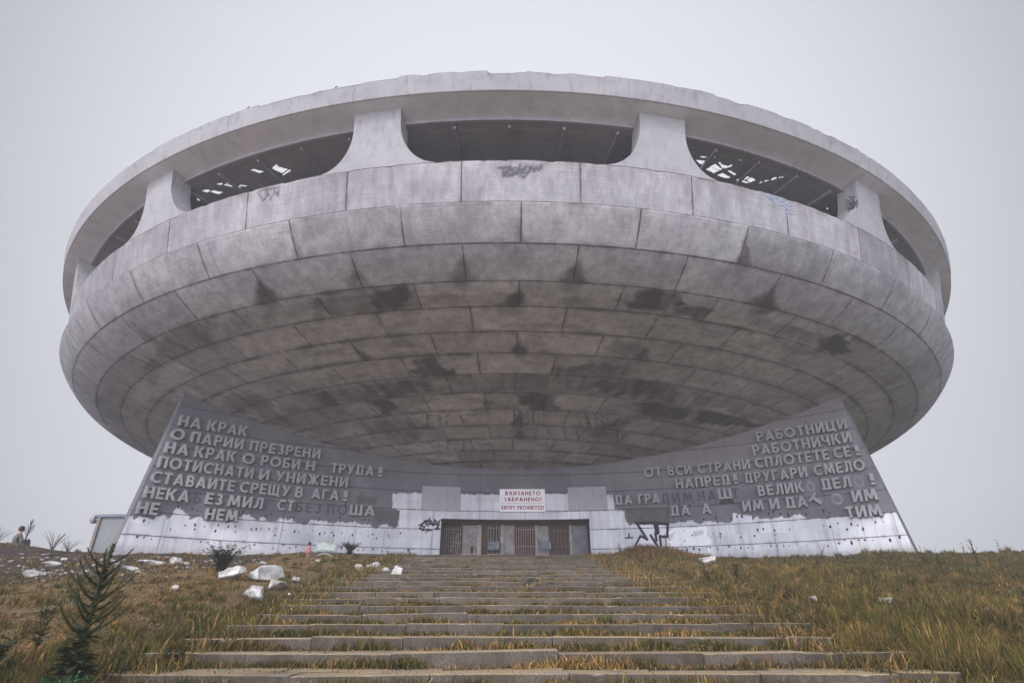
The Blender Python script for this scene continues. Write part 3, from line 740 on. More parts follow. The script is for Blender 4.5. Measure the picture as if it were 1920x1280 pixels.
vs = np.concatenate([np.linspace(0, 12.9, 13 * 16), [13.0]])
azs = np.concatenate([np.arange(-78, 78.001, .16), np.arange(81, 281, 3.0)])
pr = prof_at(vs)
AZ, VV = np.meshgrid(azs, vs, indexing='ij')
RR = np.broadcast_to(pr[:, 0], AZ.shape); ZZ = np.broadcast_to(pr[:, 1], AZ.shape)
lip = pol(azs, np.full(azs.shape, 27.6), np.full(azs.shape, 11.83))
P3 = pol(AZ, RR, ZZ)
shell_v = np.concatenate([lip[:, None], P3], 1)
AZl = np.concatenate([azs[:, None], AZ], 1); VVl = np.concatenate([np.full((len(azs), 1), -.02), VV], 1); RRl = np.concatenate([np.full((len(azs), 1), 27.6), RR], 1)
def vnoise(u, v, su, sv, seed, octs=4):
    """smooth value noise on the panel grid"""
    out = 0; amp = 1.0; tot = 0
    for o in range(octs):
        r = np.random.default_rng(seed + o); G_ = r.random((256, 256))
        x = (u + 200) / su; y = (v + 40) / sv; xi = np.floor(x).astype(int); yi = np.floor(y).astype(int); fx = x - xi; fy = y - yi
        fx = fx * fx * (3 - 2 * fx); fy = fy * fy * (3 - 2 * fy)
        g = lambda a, b_: G_[a % 256, b_ % 256]
        out = out + amp * lerp(lerp(g(xi, yi), g(xi + 1, yi), fx), lerp(g(xi, yi + 1), g(xi + 1, yi + 1), fx), fy)
        tot += amp; amp *= .6; su /= 2.1; sv /= 2.1
    return out / tot
WA = AZ + (vnoise(AZ, VV, 2.5, .5, 11) - .5) * 5.0
WV = VV + (vnoise(AZ, VV, 2.0, .6, 31) - .5) * .45
WV = np.clip(WV, np.floor(VV) + .02, np.floor(VV) + .98)                       # stains stop at the panel joints
grain = vnoise(AZ, VV, .9, .9, 51, 5)
stain = np.zeros(AZ.shape)
for s_, poly in STAINS:
    poly = np.array(poly); c = poly.mean(0)
    for sc, w in ((1.18, .30), (1.0, .7), (.82, 1.0)):
        stain = np.maximum(stain, in_poly(WA, WV, c + (poly - c) * sc) * s_ * w)
stain *= np.clip(.35 + 1.3 * grain, 0, 1.1)
FA = AZ + (vnoise(AZ, VV, .7, .25, 71) - .5) * 1.0
for a0, row, wd, s_ in FLARES:
    t = VV - row
    skew = wd * .5 * math.sin(a0 * 3.1 + row)
    hw = wd * np.clip(t, 0, 1) ** 1.7 * 1.9 + .05
    d = np.abs(FA - a0 - skew * np.clip(t, 0, 1) ** 2) / hw
    k = np.where((t > .05) & (t <= 1.0), sstep(1.2, .2, d) * sstep(.0, .6, t), 0)
    k = np.maximum(k, np.where((t > 1.0) & (t < 1.75), sstep(1.3, .2, np.abs(FA - a0 - skew) / (wd * 1.3)) * sstep(1.75, 1.0, t) * .7, 0))
    stain = np.maximum(stain, k * s_ * np.clip(.45 + 1.1 * grain, 0, 1))
# soot creeping inwards from random stretches of the ring joints
for row in range(2, 13):
    e = vnoise(AZ, VV * 0 + row * 7.3, 3.0, 1.0, 91 + row, 4); t = VV - row
    stain = np.maximum(stain, np.where((t >= 0) & (t < 1), sstep(.52, .66, e) * np.exp(-t / (.06 + .5 * np.clip(e - .5, 0, 1))) * .8, 0))
    stain = np.maximum(stain, np.where((t < 0) & (t > -.5), sstep(.55, .66, e) * np.exp(t / .07) * .7, 0))
# bare ribs where cladding has dropped off
for row, a0, a1, slant, m_ in ((8, .9, 5.2, .5, 8), (8, 11.0, 15.5, 2.2, 6), (9, 15.0, 21.5, 3.0, 9), (9, 7.0, 12.0, 2.0, 3), (8, -13.0, -9.5, -1.6, 4), (10, -14, -9, -2.0, 4)):
    for a in np.linspace(a0, a1, m_):
        a = a + rng.normal(0, .15); t = VV - row; k = sstep(.30, .08, np.abs(FA - a - slant * (t - .5))) * ((t > .04) & (t < .97)) * rng.uniform(.5, 1.0)
        stain = np.maximum(stain, k)
def blur(a, n, axis):
    k = np.exp(-np.linspace(-2, 2, 2 * n + 1) ** 2); k /= k.sum()
    return np.apply_along_axis(lambda r: np.convolve(r, k, 'same'), axis, a)
stain = blur(blur(stain, 2, 0), 1, 1)
stain = np.concatenate([stain[:, :1] * 0, stain], 1)
me = mesh_np('saucer_shell', shell_v.reshape(-1, 3), grid_faces(len(azs), len(vs) + 1, True), True)
attr(me, 'panel', np.stack([AZl, VVl, RRl], -1).reshape(-1, 3)); attr(me, 'stain', stain.ravel()); attr(me, 'tag', np.zeros(stain.size))
obj('saucer_shell', me, M_SHELL, MON)

# --- parapet under the windows
SILL = 13.45
r_out = lambda z: 27.95 + (np.asarray(z, float) - 11.803) * .191
zs = np.linspace(11.80, SILL, 34)
azp = np.concatenate([np.arange(-78, 78.001, .16), np.arange(81, 281, 3.0)])
sag = .02 * np.sin(azp * 1.7) + .015 * np.sin(azp * 4.1) + rng.normal(0, .006, azp.shape)
AZ2, Z2 = np.meshgrid(azp, zs, indexing='ij')
top = SILL + np.minimum(sag, .0)
tfrac = (Z2 - 11.80) / (SILL - 11.80)
Z2 = 11.80 + tfrac * (top[:, None] - 11.80)
V1 = pol(AZ2, r_out(Z2), Z2)
in_top = pol(azp, r_out(SILL) - .8 + 0 * azp, top); in_bot = pol(azp, np.full(azp.shape, 27.15), np.full(azp.shape, 12.3))
PV = np.concatenate([V1, in_top[:, None], in_bot[:, None]], 1)
nv = len(zs) + 2
me = mesh_np('parapet', PV.reshape(-1, 3), grid_faces(len(azp), nv, True), False)
tg = np.zeros(AZ2.shape)
for wd, l in PTAGS:
    k = 28.3 * .017453; wd = wd * 1.15
    tg = np.maximum(tg, sstep(wd, wd * .4, seg_dist(AZ2 * k, Z2, [(a * k, b) for a, b in l])) * .9)
pad = lambda a, val: np.concatenate([a, np.full((a.shape[0], 2), val)], 1)
attr(me, 'panel', np.stack([pad(AZ2, 0.0) * 0 + azp[:, None], np.concatenate([tfrac - 1.0, np.full((len(azp), 2), -.02)], 1), np.full((len(azp), nv), 28.2)], -1).reshape(-1, 3))
attr(me, 'stain', np.zeros(len(azp) * nv)); attr(me, 'tag', pad(tg, 0).ravel())
PARAPET = obj('parapet', me, M_SHELL, MON)
bl = np.array(BLUE)
bx = []
for i in range(70):
    t = rng.random(); a = lerp(bl[:, 0].min(), bl[:, 0].max(), t); z = lerp(bl[:, 1].max() - .1, bl[:, 1].min() + .05, t) + rng.normal(0, .10)
    if z < SILL - .04: bx.append((a, z, rng.uniform(.03, .13), rng.uniform(.01, .03)))
mb = MB()
for a, z, w_, h_ in bx:
    c = pol(np.array(a), float(r_out(z)) + .005, z); t = rad(a)
    mb.box(c, (w_ * 2, .006, h_ * 2), Matrix.Rotation(t, 3, 'Z'))
tag(obj('spray_patch', mb.mesh('spray_patch'), plain('pale_blue_spray', (.31, .34, .44), .15, 8, bump=0), PARAPET), kind='stuff')

# --- pillars between the windows
def pillar_mesh(c):
    tz = np.linspace(0, 1, 26) ** 1.3
    z = SILL - .02 + tz * (15.72 - SILL + .02)
    q = np.clip((z - SILL) / 1.6, 0, 1)
    hw = 1.70 + 2.6 * (1 - np.sqrt(np.clip(1 - (1 - q) ** 2, 0, 1)))
    us = np.linspace(-1, 1, 15)
    ro, ri = r_out(z), r_out(z) - .8
    loop = []
    O = np.stack([pol(c + u * hw, ro, z) for u in us], 0)
    I = np.stack([pol(c + u * hw, ri, z) for u in us[::-1]], 0)
    V = np.concatenate([O, I], 0)
    return mesh_np('pillar', V.reshape(-1, 3), grid_faces(len(us) * 2, len(z), True), False)

pills = []
for k in range(18):
    c = 10.8 + 20 * k
    o = obj('pillar', pillar_mesh(c), M_PILLAR, MON)
    pills.append(o)
# spray tag on the inner cheek of the pillar right of the second window
def cheek(u, t):
    c = 30.8 - 1.95
    return pol(np.array(c - .10 * t), 28.05 + u * .55, 14.1 + t * .9)
lines = [[(.1, .2), (.5, .6), (.2, .9)], [(.3, .1), (.7, .5), (.5, .95), (.9, .7)], [(.5, .1), (.9, .4), (.6, .6)], [(.1, .5), (.4, .3), (.8, .8)], [(.2, .75), (.6, .35), (.95, .55)]]
obj('graffiti', strokes_mesh('graffiti', lines, .03, cheek, .03), plain('grey_spray_paint', (.07, .065, .075), .2, 6, bump=0), pills[1])

# --- roof rim with its worn upper edge, soffit and inner beam
def rim_mesh():
    az = np.concatenate([np.arange(-80, 80.001, .25), np.arange(83, 279, 3.0)])
    stepz = np.zeros(az.shape); a = -80
    while a < 80:
        w_ = rng.choice([1.2, 2.5, 4, 6, 8]); m_ = (az >= a) & (az < a + w_)
        stepz[m_] = rng.choice([0, 0, .05, .09, -.05, .03]); a += w_
    bite = np.zeros(az.shape)
    for a in rng.uniform(-80, 80, 90):
        bite += np.exp(-((az - a) / rng.uniform(.15, .6)) ** 2) * rng.uniform(-.09, .07)
    wear = stepz + bite
    prof = [(28.60, 15.68, 0), (29.141, 15.679, 0), (29.16, 15.70, 0), (29.22, 15.95, .1), (29.30, 16.27, .6), (29.325, 16.34, 1), (29.27, 16.38, 1), (28.8, 16.3, 1), (27.8, 15.75, 0), (27.7, 15.45, 0)]
    V = np.stack([pol(az, np.full(az.shape, r), z + w_ * wear) for r, z, w_ in prof], 1)
    return mesh_np('roof_rim', V.reshape(-1, 3), grid_faces(len(az), len(prof), True), False)

RIM = obj('roof_rim', rim_mesh(), M_RIM, MON)
az = np.arange(0, 360, 1.0)
for nm, prof, mt in (('soffit', [(29.12, 15.672), (28.15, 15.60)], M_SOFFIT), ('ring_beam', [(28.15, 15.61), (28.15, 15.43), (28.05, 15.43), (28.05, 15.75)], M_BEAM), ('inner_wall', [(21.5, 12.5), (21.5, 15.45)], M_DARK), ('gallery_floor', [(27.8, 12.4), (8.0, 12.4)], M_DARK)):
    V = np.stack([pol(az, np.full(az.shape, r), z) for r, z in prof], 1)
    obj(nm, mesh_np(nm, V.reshape(-1, 3), grid_faces(len(az), len(prof), True), False), mt, MON)
M_REBAR = plain('rusty_steel', (.16, .10, .08), .3, 12)
for a, h in ((-19.2, .28), (-12, .16), (13.2, .2), (-33, .14), (-46, .2), (36, .15), (-58, .16), (25, .12), (-61, .3)):
    c = pol(np.array(a), 29.25, 16.33); mb = MB()
    mb.tube([c, c + [0, 0, h * .5], c + [h * .35, 0, h], c + [h * .6, 0, h * .75]], [.025, .022, .02, .015], 5)
    obj('rebar', mb.mesh('rebar'), M_REBAR, RIM)

# --- gallery roof deck with broken panes
def deck_mesh():
    fa = np.concatenate([np.arange(-36, 36.01, .1), np.arange(38, 323, 3.0)])
    fr = np.concatenate([[0.05, 10, 18, 24, 25.5], np.concatenate([np.arange(26.2, 27.86, .025), [28.1]])])
    A, R_ = np.meshgrid(fa, fr, indexing='ij')
    F = grid_faces(len(fa), len(fr), True)
    V = pol(A, R_, 15.46)
    ca = A.ravel()[F]; ca = np.where(ca.max(1, keepdims=True) - ca.min(1, keepdims=True) > 180, 1e3, ca).mean(1); cr = R_.ravel()[F].mean(1)
    keep = np.ones(len(F), bool)
    for h in HOLES: keep &= ~in_poly(ca, cr, h)
    return mesh_np('roof_deck', V.reshape(-1, 3), F[keep], False)

DECK = obj('roof_deck', deck_mesh(), M_DARK, MON)
mb = MB()
for a in np.arange(-40, 41, 4.0):
    p0, p1 = pol(np.array(a), 27.9, 15.38), pol(np.array(a), 22.0, 15.38); mb.bar(p0, p1, .09, .12)
obj('roof_joist', mb.mesh('roof_joist'), M_DARK, DECK)
mb = MB()
th = np.linspace(0, 2 * np.pi, 49)[:-1]
V = np.concatenate([np.stack([10.4 * np.cos(th), 10.4 * np.sin(th), 0 * th + .8], -1), np.stack([10.4 * np.cos(th), 10.4 * np.sin(th), 0 * th + 7.1], -1)])
mb.add(V, [[i, (i + 1) % 48, 48 + (i + 1) % 48, 48 + i] for i in range(48)])
obj('core', mb.mesh('core'), M_DARK, MON)

# --- concave front wall
WX, WY, WR = WALL
def wall_pt(s, z, off=0.0):
    """point on the wall face; off > 0 is towards the steps (local to MON)"""
    a = np.asarray(s, float) / WR
    r = WR - off
    return np.stack([WX + r * np.sin(a), WY + r * np.cos(a) - AXY, np.broadcast_to(np.asarray(z, float), a.shape)], -1)

sL = lambda z: np.interp(z, [1.0, 2.24, 9.23, 9.8], [-18.48, -18.31, -17.35, -17.27])
sR = lambda z: np.interp(z, [1.0, 2.51, 9.18, 9.8], [18.14, 17.89, 16.80, 16.70])
D0, D1, DT = -4.1, 3.745, 4.43                # door opening
def under_z(s):
    p = wall_pt(s, 0.0); r = np.hypot(p[..., 0], p[..., 1])
    return np.interp(r, RX[::-1, 0], RX[::-1, 1]) + .06

def wall_mesh():
    st = .045
    sg = np.unique(np.round(np.concatenate([np.arange(-18.5, D0, st), [D0], np.arange(D0 + st, D1, st), [D1], np.arange(D1 + st, 18.2, st)]), 4))
    zg = np.unique(np.round(np.concatenate([np.arange(1.0, DT, st), [DT], np.arange(DT + st, 9.9, st)]), 4))
    Sg, Zg = np.meshgrid(sg, zg, indexing='ij')
    topz = under_z(Sg)
    Zc = np.minimum(Zg, topz)
    Sc = np.clip(Sg, sL(Zc), sR(Zc))
    F = grid_faces(len(sg), len(zg))
    V = wall_pt(Sc, Zc).reshape(-1, 3)
    sc = Sc.ravel()[F]; zc = Zc.ravel()[F]
    cs, cz = sc.mean(1), zc.mean(1)
    keep = ~((cs > D0) & (cs < D1) & (cz < DT))
    keep &= (sc.max(1) - sc.min(1) > 1e-4) & (zc.max(1) - zc.min(1) > 1e-4)
    F = F[keep]
    # raster of paint, patches, spray and holes
    s, z = Sc.ravel(), Zc.ravel()
    q = .03 * np.sin(9 * s + 3 * z) + .02 * np.sin(23 * s - 11 * z)
    paint = in_poly(s, z + q, PAINT).astype(float)
    dark = np.zeros(s.shape)
    for l in DARK[:3]: dark = np.maximum(dark, in_poly(s, z + q * .7, l))
    light = np.zeros(s.shape)
    for l in LIGHT: light = np.maximum(light, in_poly(s, z, l) * .9)
    tagv = np.zeros(s.shape)
    for wd, l in TAGS:
        if wd == .07: wd = .045
        tagv = np.maximum(tagv, sstep(wd * .5 + .04, wd * .5 - .02, seg_dist(s, z, l)))
    scr = np.zeros(s.shape)
    for l in SCRAWL: scr = np.maximum(scr, sstep(.13, .05, seg_dist(s, z, l)))
    # bolt holes left by the stripped slogan, in rows
    hs = []
    for z0, dens, a, b in ((2.80, .42, -18, -5), (3.50, .40, -17.8, -6.5), (4.18, .30, -16.9, -7.0), (3.32, 1.3, -17.5, -6), (2.78, .42, 7.5, 17.6), (3.50, .40, 8.6, 17.2), (4.18, .34, 8.2, 15.6), (3.30, 1.2, 7, 17), (4.85, .6, -9.6, -7.2), (4.95, .35, 7.6, 10.3), (3.62, 1.0, -6.8, -4.6)):
        x = a
        while x < b:
            x += rng.exponential(dens) * .5 + dens * .5
            if x < b: hs.append((x, z0 + rng.normal(0, .05), rng.uniform(.024, .048), rng.uniform(1, 2.4)))
    for x, z0, r, e in hs:
        m_ = (np.abs(s - x) < .2) & (np.abs(z - z0) < .3)
        tagv[m_] = np.maximum(tagv[m_], sstep(1.5, .6, np.hypot((s[m_] - x) / r, (z[m_] - z0) / (r * e))) * rng.uniform(.5, .95))
    # reveals of the door opening and the ends of the wall, all one concrete body
    nV = len(V); ex = []; exF = []
    def strip(P, Q):
        b = nV + sum(len(e) for e in ex); n_ = len(P)
        ex.append(np.concatenate([P, Q])); exF.append(np.array([[b + i, b + i + 1, b + n_ + i + 1, b + n_ + i] for i in range(n_ - 1)]))
    zz = np.linspace(1.0, DT, 30); sd_ = np.linspace(D0, D1, 60)
    for s0 in (D0, D1): strip(wall_pt(np.full(30, s0), zz), wall_pt(np.full(30, s0), zz, -1.1))
    strip(wall_pt(sd_, np.full(60, DT)), wall_pt(sd_, np.full(60, DT), -1.1))
    for fn in (sL, sR):
        z1 = np.linspace(1.0, 9.6, 40); z1 = np.minimum(z1, under_z(fn(z1)) + .1)
        strip(wall_pt(fn(z1), z1), wall_pt(fn(z1), z1, -1.0))
    sb = np.linspace(-18.3, 17.9, 80)
    tb = under_z(sb)
    kp = np.ones(80, bool)
    b0 = wall_pt(np.clip(sb, sL(1.0), sR(1.0)), np.full(80, 1.0), -1.0); b1s = np.clip(sb, -17.3, 16.75); b1 = wall_pt(b1s, under_z(b1s), -1.0)
    inner = np.abs(sb + .2) > 4.2
    half = 80 // 2
    strip(b0[:31], b1[:31]); strip(b0[49:], b1[49:])
    V = np.concatenate([V] + ex); F = np.concatenate([F] + exF)
    ne = len(V) - nV
    me = mesh_np('entrance_wall', V, F, False)
    z_ = np.zeros(ne)
    exv = np.concatenate(ex)
    attr(me, 'wallco', np.concatenate([np.stack([s, z, 0 * s], -1), np.stack([exv[:, 0], exv[:, 2] * 0 + 3.4, 0 * exv[:, 0]], -1)]))
    for nm, a in (('paint', paint), ('dark', dark), ('light', light), ('tag', tagv), ('scrawl', scr)):
        attr(me, nm, np.concatenate([a, z_]))
    return me

WALLO = obj('entrance_wall', wall_mesh(), M_WALL, MON)

# --- letters: heavy geometric capitals cut from bars and rings
def _bar(x0, y0, x1, y1, w=.21): return [(x0 - w / 2, y0), (x0 + w / 2, y0), (x1 + w / 2, y1), (x1 - w / 2, y1)]
def _hb(x0, x1, y, t=.18): return [(x0, y), (x1, y), (x1, y + t), (x0, y + t)]
def _vb(x, y0=0.0, y1=1.0, w=.20): return [(x, y0), (x + w, y0), (x + w, y1), (x, y1)]
def _arc(cx, cy, rx, ry, a0, a1, w=.20, n=20):
    t = np.radians(np.linspace(a0, a1, n)); o = [(cx + rx * math.cos(a), cy + ry * math.sin(a)) for a in t]
    return o + [(cx + (rx - w) * math.cos(a), cy + (ry - w * .95) * math.sin(a)) for a in t[::-1]]
def _bowl(x, y, w, h): return [_hb(x, x + w - h / 2, y + h - .17, .17), _hb(x, x + w - h / 2, y, .17), _arc(x + w - h / 2, y + h / 2, h / 2, h / 2, -90, 90, .19)]
GL = {
 'А': [_bar(.11, 0, .42, 1, .22), _bar(.73, 0, .42, 1, .22), _hb(.2, .64, .2, .16)], 'Λ': [_bar(.11, 0, .42, 1, .22), _bar(.73, 0, .42, 1, .22)],
 'Б': [_vb(0), _hb(.2, .58, .82)] + _bowl(.2, 0, .46, .60), 'В': [_vb(0)] + _bowl(.2, .45, .40, .55) + _bowl(.2, 0, .46, .58),
 'Г': [_vb(0), _hb(.2, .58, .82)], 'Д': [_hb(0, .80, .0, .17), _vb(.10, .17, 1), _vb(.52, .17, 1), _hb(.30, .52, .83, .17)],
 'Е': [_vb(0), _hb(.2, .58, .82), _hb(.2, .54, .41), _hb(.2, .58, 0)], 'Ж': [_vb(.41), _bar(.11, 1, .45, .5), _bar(.10, 0, .45, .5), _bar(.91, 1, .57, .5), _bar(.92, 0, .57, .5)],
 'З': [_arc(.28, .745, .27, .255, -90, 150, .19), _arc(.28, .285, .31, .285, -150, 90, .19)],
 'И': [_vb(0), _vb(.54), _bar(.12, 0, .62, 1, .2)], 'К': [_vb(0), _bar(.28, .46, .62, 1, .24), _bar(.66, 0, .33, .56, .24)],
 'Л': [_vb(.50), _hb(.2, .5, .82), [(.20, .82), (.20, 1), (.22, 1), (.38, .82), (.34, .25), (.22, .02), (0, 0), (0, .17), (.13, .26)]],
 'М': [_bar(.10, 0, .20, 1, .2), _bar(.88, 0, .78, 1, .2), _bar(.49, .12, .22, 1, .21), _bar(.49, .12, .76, 1, .21)],
 'Н': [_vb(0), _vb(.52), _hb(.2, .52, .41)], 'О': [_arc(.5, .5, .5, .51, 0, 180, .20, 26), _arc(.5, .5, .5, .51, 180, 360, .20, 26)],
 'П': [_vb(0), _vb(.52), _hb(.2, .52, .82)], 'Р': [_vb(0)] + _bowl(.2, .38, .44, .62), 'С': [_arc(.48, .5, .48, .51, 48, 312, .20, 30)],
 'Т': [_vb(.22, 0, .82), _hb(0, .64, .82)], 'У': [_bar(.11, 1, .38, .42, .22), _bar(.24, 0, .64, 1, .21)],
 'Ц': [_vb(0), _vb(.52), _hb(.2, .52, 0), _hb(.64, .84, -.14, .2)], 'Ч': [_vb(.48), _vb(0, .5, 1), _hb(.16, .48, .36)],
 'Ш': [_vb(0), _vb(.40), _vb(.80), _hb(.2, .4, 0), _hb(.6, .8, 0)], 'Щ': [_vb(0), _vb(.38), _vb(.76), _hb(.2, .38, 0), _hb(.58, .76, 0), _hb(.90, 1.08, -.14, .2)],
 '!': [_vb(0, .34, 1, .22), _vb(0, 0, .22, .22)], 'N': [_vb(0), _vb(.54), _bar(.62, 0, .12, 1, .2)], 'R': [_vb(0)] + _bowl(.2, .40, .44, .60) + [_bar(.60, 0, .36, .45, .23)],
 'Y': [_vb(.28, 0, .5), _bar(.38, .45, .10, 1, .22), _bar(.38, .45, .66, 1, .22)], 'D': [_vb(0), _hb(.2, .3, .83, .17), _hb(.2, .3, 0, .17), _arc(.28, .5, .42, .5, -90, 90, .20)], 'I': [_vb(0)],
}
for a_, b_ in zip('EBPHTO', 'ЕВРНТО'): GL[a_] = GL[b_]
def glyph(ch):
    """2-D outlines of a capital one unit high"""
    return GL[ch], max(x for q in GL[ch] for x, y in q)

def glyph_solid(ch, s0, s1, z0, h, depth, fn, base=-.03, tilt=0.0):
    """outlines stretched to s0..s1 and given thickness; fn(s, z, off) places a point"""
    polys, w = glyph(ch); V, F = [], []
    for i, q in enumerate(polys):
        q = np.array(q); x = q[:, 0] / w * (s1 - s0); y = q[:, 1] * h
        if tilt:
            cx, cy = (s1 - s0) / 2, h / 2; c_, s_ = math.cos(tilt), math.sin(tilt)
            x, y = cx + (x - cx) * c_ - (y - cy) * s_, cy + (x - cx) * s_ + (y - cy) * c_
        d = depth + .0025 * (i % 4) * (1 if depth > .02 else .3)
        area = np.sum(q[:, 0] * np.roll(q[:, 1], -1) - np.roll(q[:, 0], -1) * q[:, 1])
        k = len(q); n = len(V)
        V += [tuple(p) for p in fn(s0 + x, z0 + y, np.full(k, d))] + [tuple(p) for p in fn(s0 + x, z0 + y, np.full(k, base))]
        idx = list(range(k)) if area > 0 else list(range(k))[::-1]
        F.append([n + j for j in idx]); F += [[n + idx[(j + 1) % k], n + idx[j], n + k + idx[j], n + k + idx[(j + 1) % k]] for j in range(k)]
    return V, F

def text_layout(text, a, b, gap=.17):
    ws = [glyph(c)[1] if c != ' ' else .3 for c in text]; k = (b - a) / (sum(ws) + gap * (len(text) - 1)); x = a; out = []
    for c, w in zip(text, ws):
        if c != ' ': out.append((c, x, x + w * k))
        x += (w + gap) * k
    return out

LINES = [7.72, 7.06, 6.42, 5.745, 5.07, 4.405, 3.745]
letters = []
for text, a, b, line in WORDS:
    for ch, x0, x1 in text_layout(text, a, b):
        letters.append((ch, x0, x1, LINES[line], text == 'Т'))
camloc = np.array([0, -AXY, 0.])
letters.sort(key=lambda L: -(L[2] - L[1]) / np.sum((wall_pt((L[1] + L[2]) / 2, L[3]) - camloc) ** 2))
restv, restf, n = [], [], 0
for i, (ch, a, b, z0, tilted) in enumerate(letters):
    V, f = glyph_solid(ch, a, b, z0, .50, .22, wall_pt, tilt=.85 if tilted else 0.0)
    if i < 100:
        me = bpy.data.meshes.new('letter'); me.from_pydata(V, [], f); me.update()
        obj('letter', me, M_LETTER, WALLO)
    else:
        restv.append(V); restf += [[j + n for j in q] for q in f]; n += len(V)
me = bpy.data.meshes.new('letter'); me.from_pydata(sum(restv, []), [], restf); me.update()
tag(obj('letter', me, M_LETTER, WALLO), kind='stuff')
# marks where letters were broken away
M_GHOST = plain('letter_trace_dark', (.062, .07, .08), .2, 5, bump=.1)
M_GHOST2 = plain('letter_trace_pale', (.235, .225, .24), .2, 5, bump=.1)
for text, a, b, line in GHOST:
    for ch, x0, x1 in text_layout(text, a, b, .3):
        V, f = glyph_solid(ch, x0, x1, LINES[line], .5, .004, wall_pt, base=.001)
        me = bpy.data.meshes.new('letter_trace'); me.from_pydata(V, [], f); me.update()
        obj('letter_trace', me, M_GHOST2 if text == 'О' else M_GHOST, WALLO)
# plinth along the foot of the wall, left of the doors
mb = MB()
sg = np.linspace(-11.6, -4.4, 60)
hN = np.interp(sg, [-11.6, -10.5, -7, -6.3, -6.2, -5.3, -5.2, -4.4], [2.45, 2.60, 2.58, 2.55, 2.42, 2.42, 2.58, 2.58])
prof = [wall_pt(sg, np.full(60, 1.5), .45), wall_pt(sg, hN - .03, .45), wall_pt(sg, hN, .42), wall_pt(sg, hN, -.05)]
V = np.stack(prof, 1).reshape(-1, 3)
mb.add(V, grid_faces(60, 4))
mb.add(np.stack([prof[0][-1], prof[1][-1], prof[3][-1], wall_pt(-4.4, 1.5, -.05)]), [[0, 1, 2, 3]])
obj('plinth', mb.mesh('plinth'), mat_rim('plinth_concrete', (.16, .145, .135), .6), WALLO)

# --- doors
YD = 31.55 - AXY                              # plane of the doors
M_IRON = plain('dark_brown_iron', (.045, .028, .024), .4, 9, .7, bump=.2)
M_RUST = plain('red_brown_door', (.085, .035, .03), .4, 7, .75, bump=.2)
M_SHEET = plain('grey_sheet_metal', (.235, .22, .215), .3, 3, .6, bump=.1)
M_CREAM = plain('cream_painted_steel', (.36, .32, .28), .3, 8, .7, bump=.2)
M_BARS = plain('pale_bars', (.30, .255, .24), .35, 20, .6, bump=0)
M_BLUEBOX = plain('blue_grey_box', (.12, .15, .19), .3, 6, .5, bump=.1)
M_BLACK = plain('dark_inside', (.012, .011, .011), .2, 3, .9, bump=0)  # shade of the unlit inside put into the colour of lobby and hole
X = lambda u: -3.56 + (u - 150) * (7.85 / 1630)
zb, zt = Z_LAND - .05, DT
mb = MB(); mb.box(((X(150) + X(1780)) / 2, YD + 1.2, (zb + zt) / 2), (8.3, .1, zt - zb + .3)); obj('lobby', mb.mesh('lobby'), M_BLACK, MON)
def panel(name, u0, u1, z0, z1, mt, y=0.0, th=.06, ribs=0, parent=MON):
    mb = MB(); mb.box(((X(u0) + X(u1)) / 2, YD + y, (z0 + z1) / 2), (X(u1) - X(u0), th, z1 - z0))
    for i in range(ribs):
        u = lerp(u0, u1, (i + .5) / ribs); mb.box((X(u), YD + y - th / 2 - .008, (z0 + z1) / 2), ((X(u1) - X(u0)) / ribs * .45, .016, z1 - z0 - .04))
    return obj(name, mb.mesh(name), mt, parent)
def bars(u0, u1, n_, z0, z1, y=-.10, r=.014, parent=MON, name='bars', mt=M_BARS, rails=(.12, .5, .93)):
    mb = MB()
    for i in range(n_):
        x = X(lerp(u0, u1, i / (n_ - 1))); mb.tube([(x, YD + y, z0), (x, YD + y, z1)], r, 5)
    for t in rails: mb.box(((X(u0) + X(u1)) / 2, YD + y + .02, lerp(z0, z1, t)), (X(u1) - X(u0), .02, .03))
    return obj(name, mb.mesh(name), mt, parent)
panel('door_frame', 150, 1780, zt - .16, zt, M_IRON, .02, .10)
g1 = panel('gate', 150, 362, zb, zt - .16, M_IRON, .05); bars(165, 350, 8, zb, zt - .25, parent=g1)
mb = MB()
for i in range(130):
    u = rng.uniform(235, 355); z = lerp(zb + .25, zt - .55, rng.random()); mb.box((X(u), YD - .002, z), (rng.uniform(.02, .07), .05, rng.uniform(.02, .06)), Matrix.Rotation(rng.uniform(0, 3), 3, 'Y'))
tag(obj('peeling_paint', mb.mesh('peeling_paint'), M_CREAM, g1), kind='stuff')
d1 = panel('door', 372, 538, zb, zt - .2, M_SHEET, 0, ribs=3)
panel('hole', 452, 532, zb + .02, zb + 1.0, M_BLACK, -.036, .012, parent=d1)
mb = MB(); mb.box(((X(360) + X(540)) / 2, YD - .09, zb + .62), (X(540) - X(360), .04, .05)); obj('push_bar', mb.mesh('push_bar'), M_CREAM, d1)
mb = MB(); mb.box((X(455), YD - .06, zt - .22), (X(545) - X(365), .08, .06)); obj('lintel_strip', mb.mesh('lintel_strip'), M_CREAM, d1)
panel('post', 538, 585, zb, zt - .16, M_CREAM, -.04, .14)
panel('gate', 588, 645, zb, zt - .16, M_RUST, .04)
g2 = panel('gate', 645, 800, zb, zt - .16, M_IRON, .09); bars(660, 785, 5, zb, zt - .17, r=.017, parent=g2)
mb = MB(); mb.box(((X(655) + X(810)) / 2, YD - .12, zb + .60), (X(810) - X(655), .04, .05)); obj('push_bar', mb.mesh('push_bar'), M_CREAM, g2)
panel('post', 802, 834, zb, zt - .16, M_CREAM, -.04, .14)
panel('door', 836, 958, zb, zt - .22, M_SHEET, -.01, ribs=3)
g3 = panel('gate', 960, 1195, zb, zt - .16, M_RUST, .05); bars(978, 1190, 9, zb, zt - .25, parent=g3)
panel('post', 1195, 1212, zb, zt - .16, M_CREAM, -.04, .12)
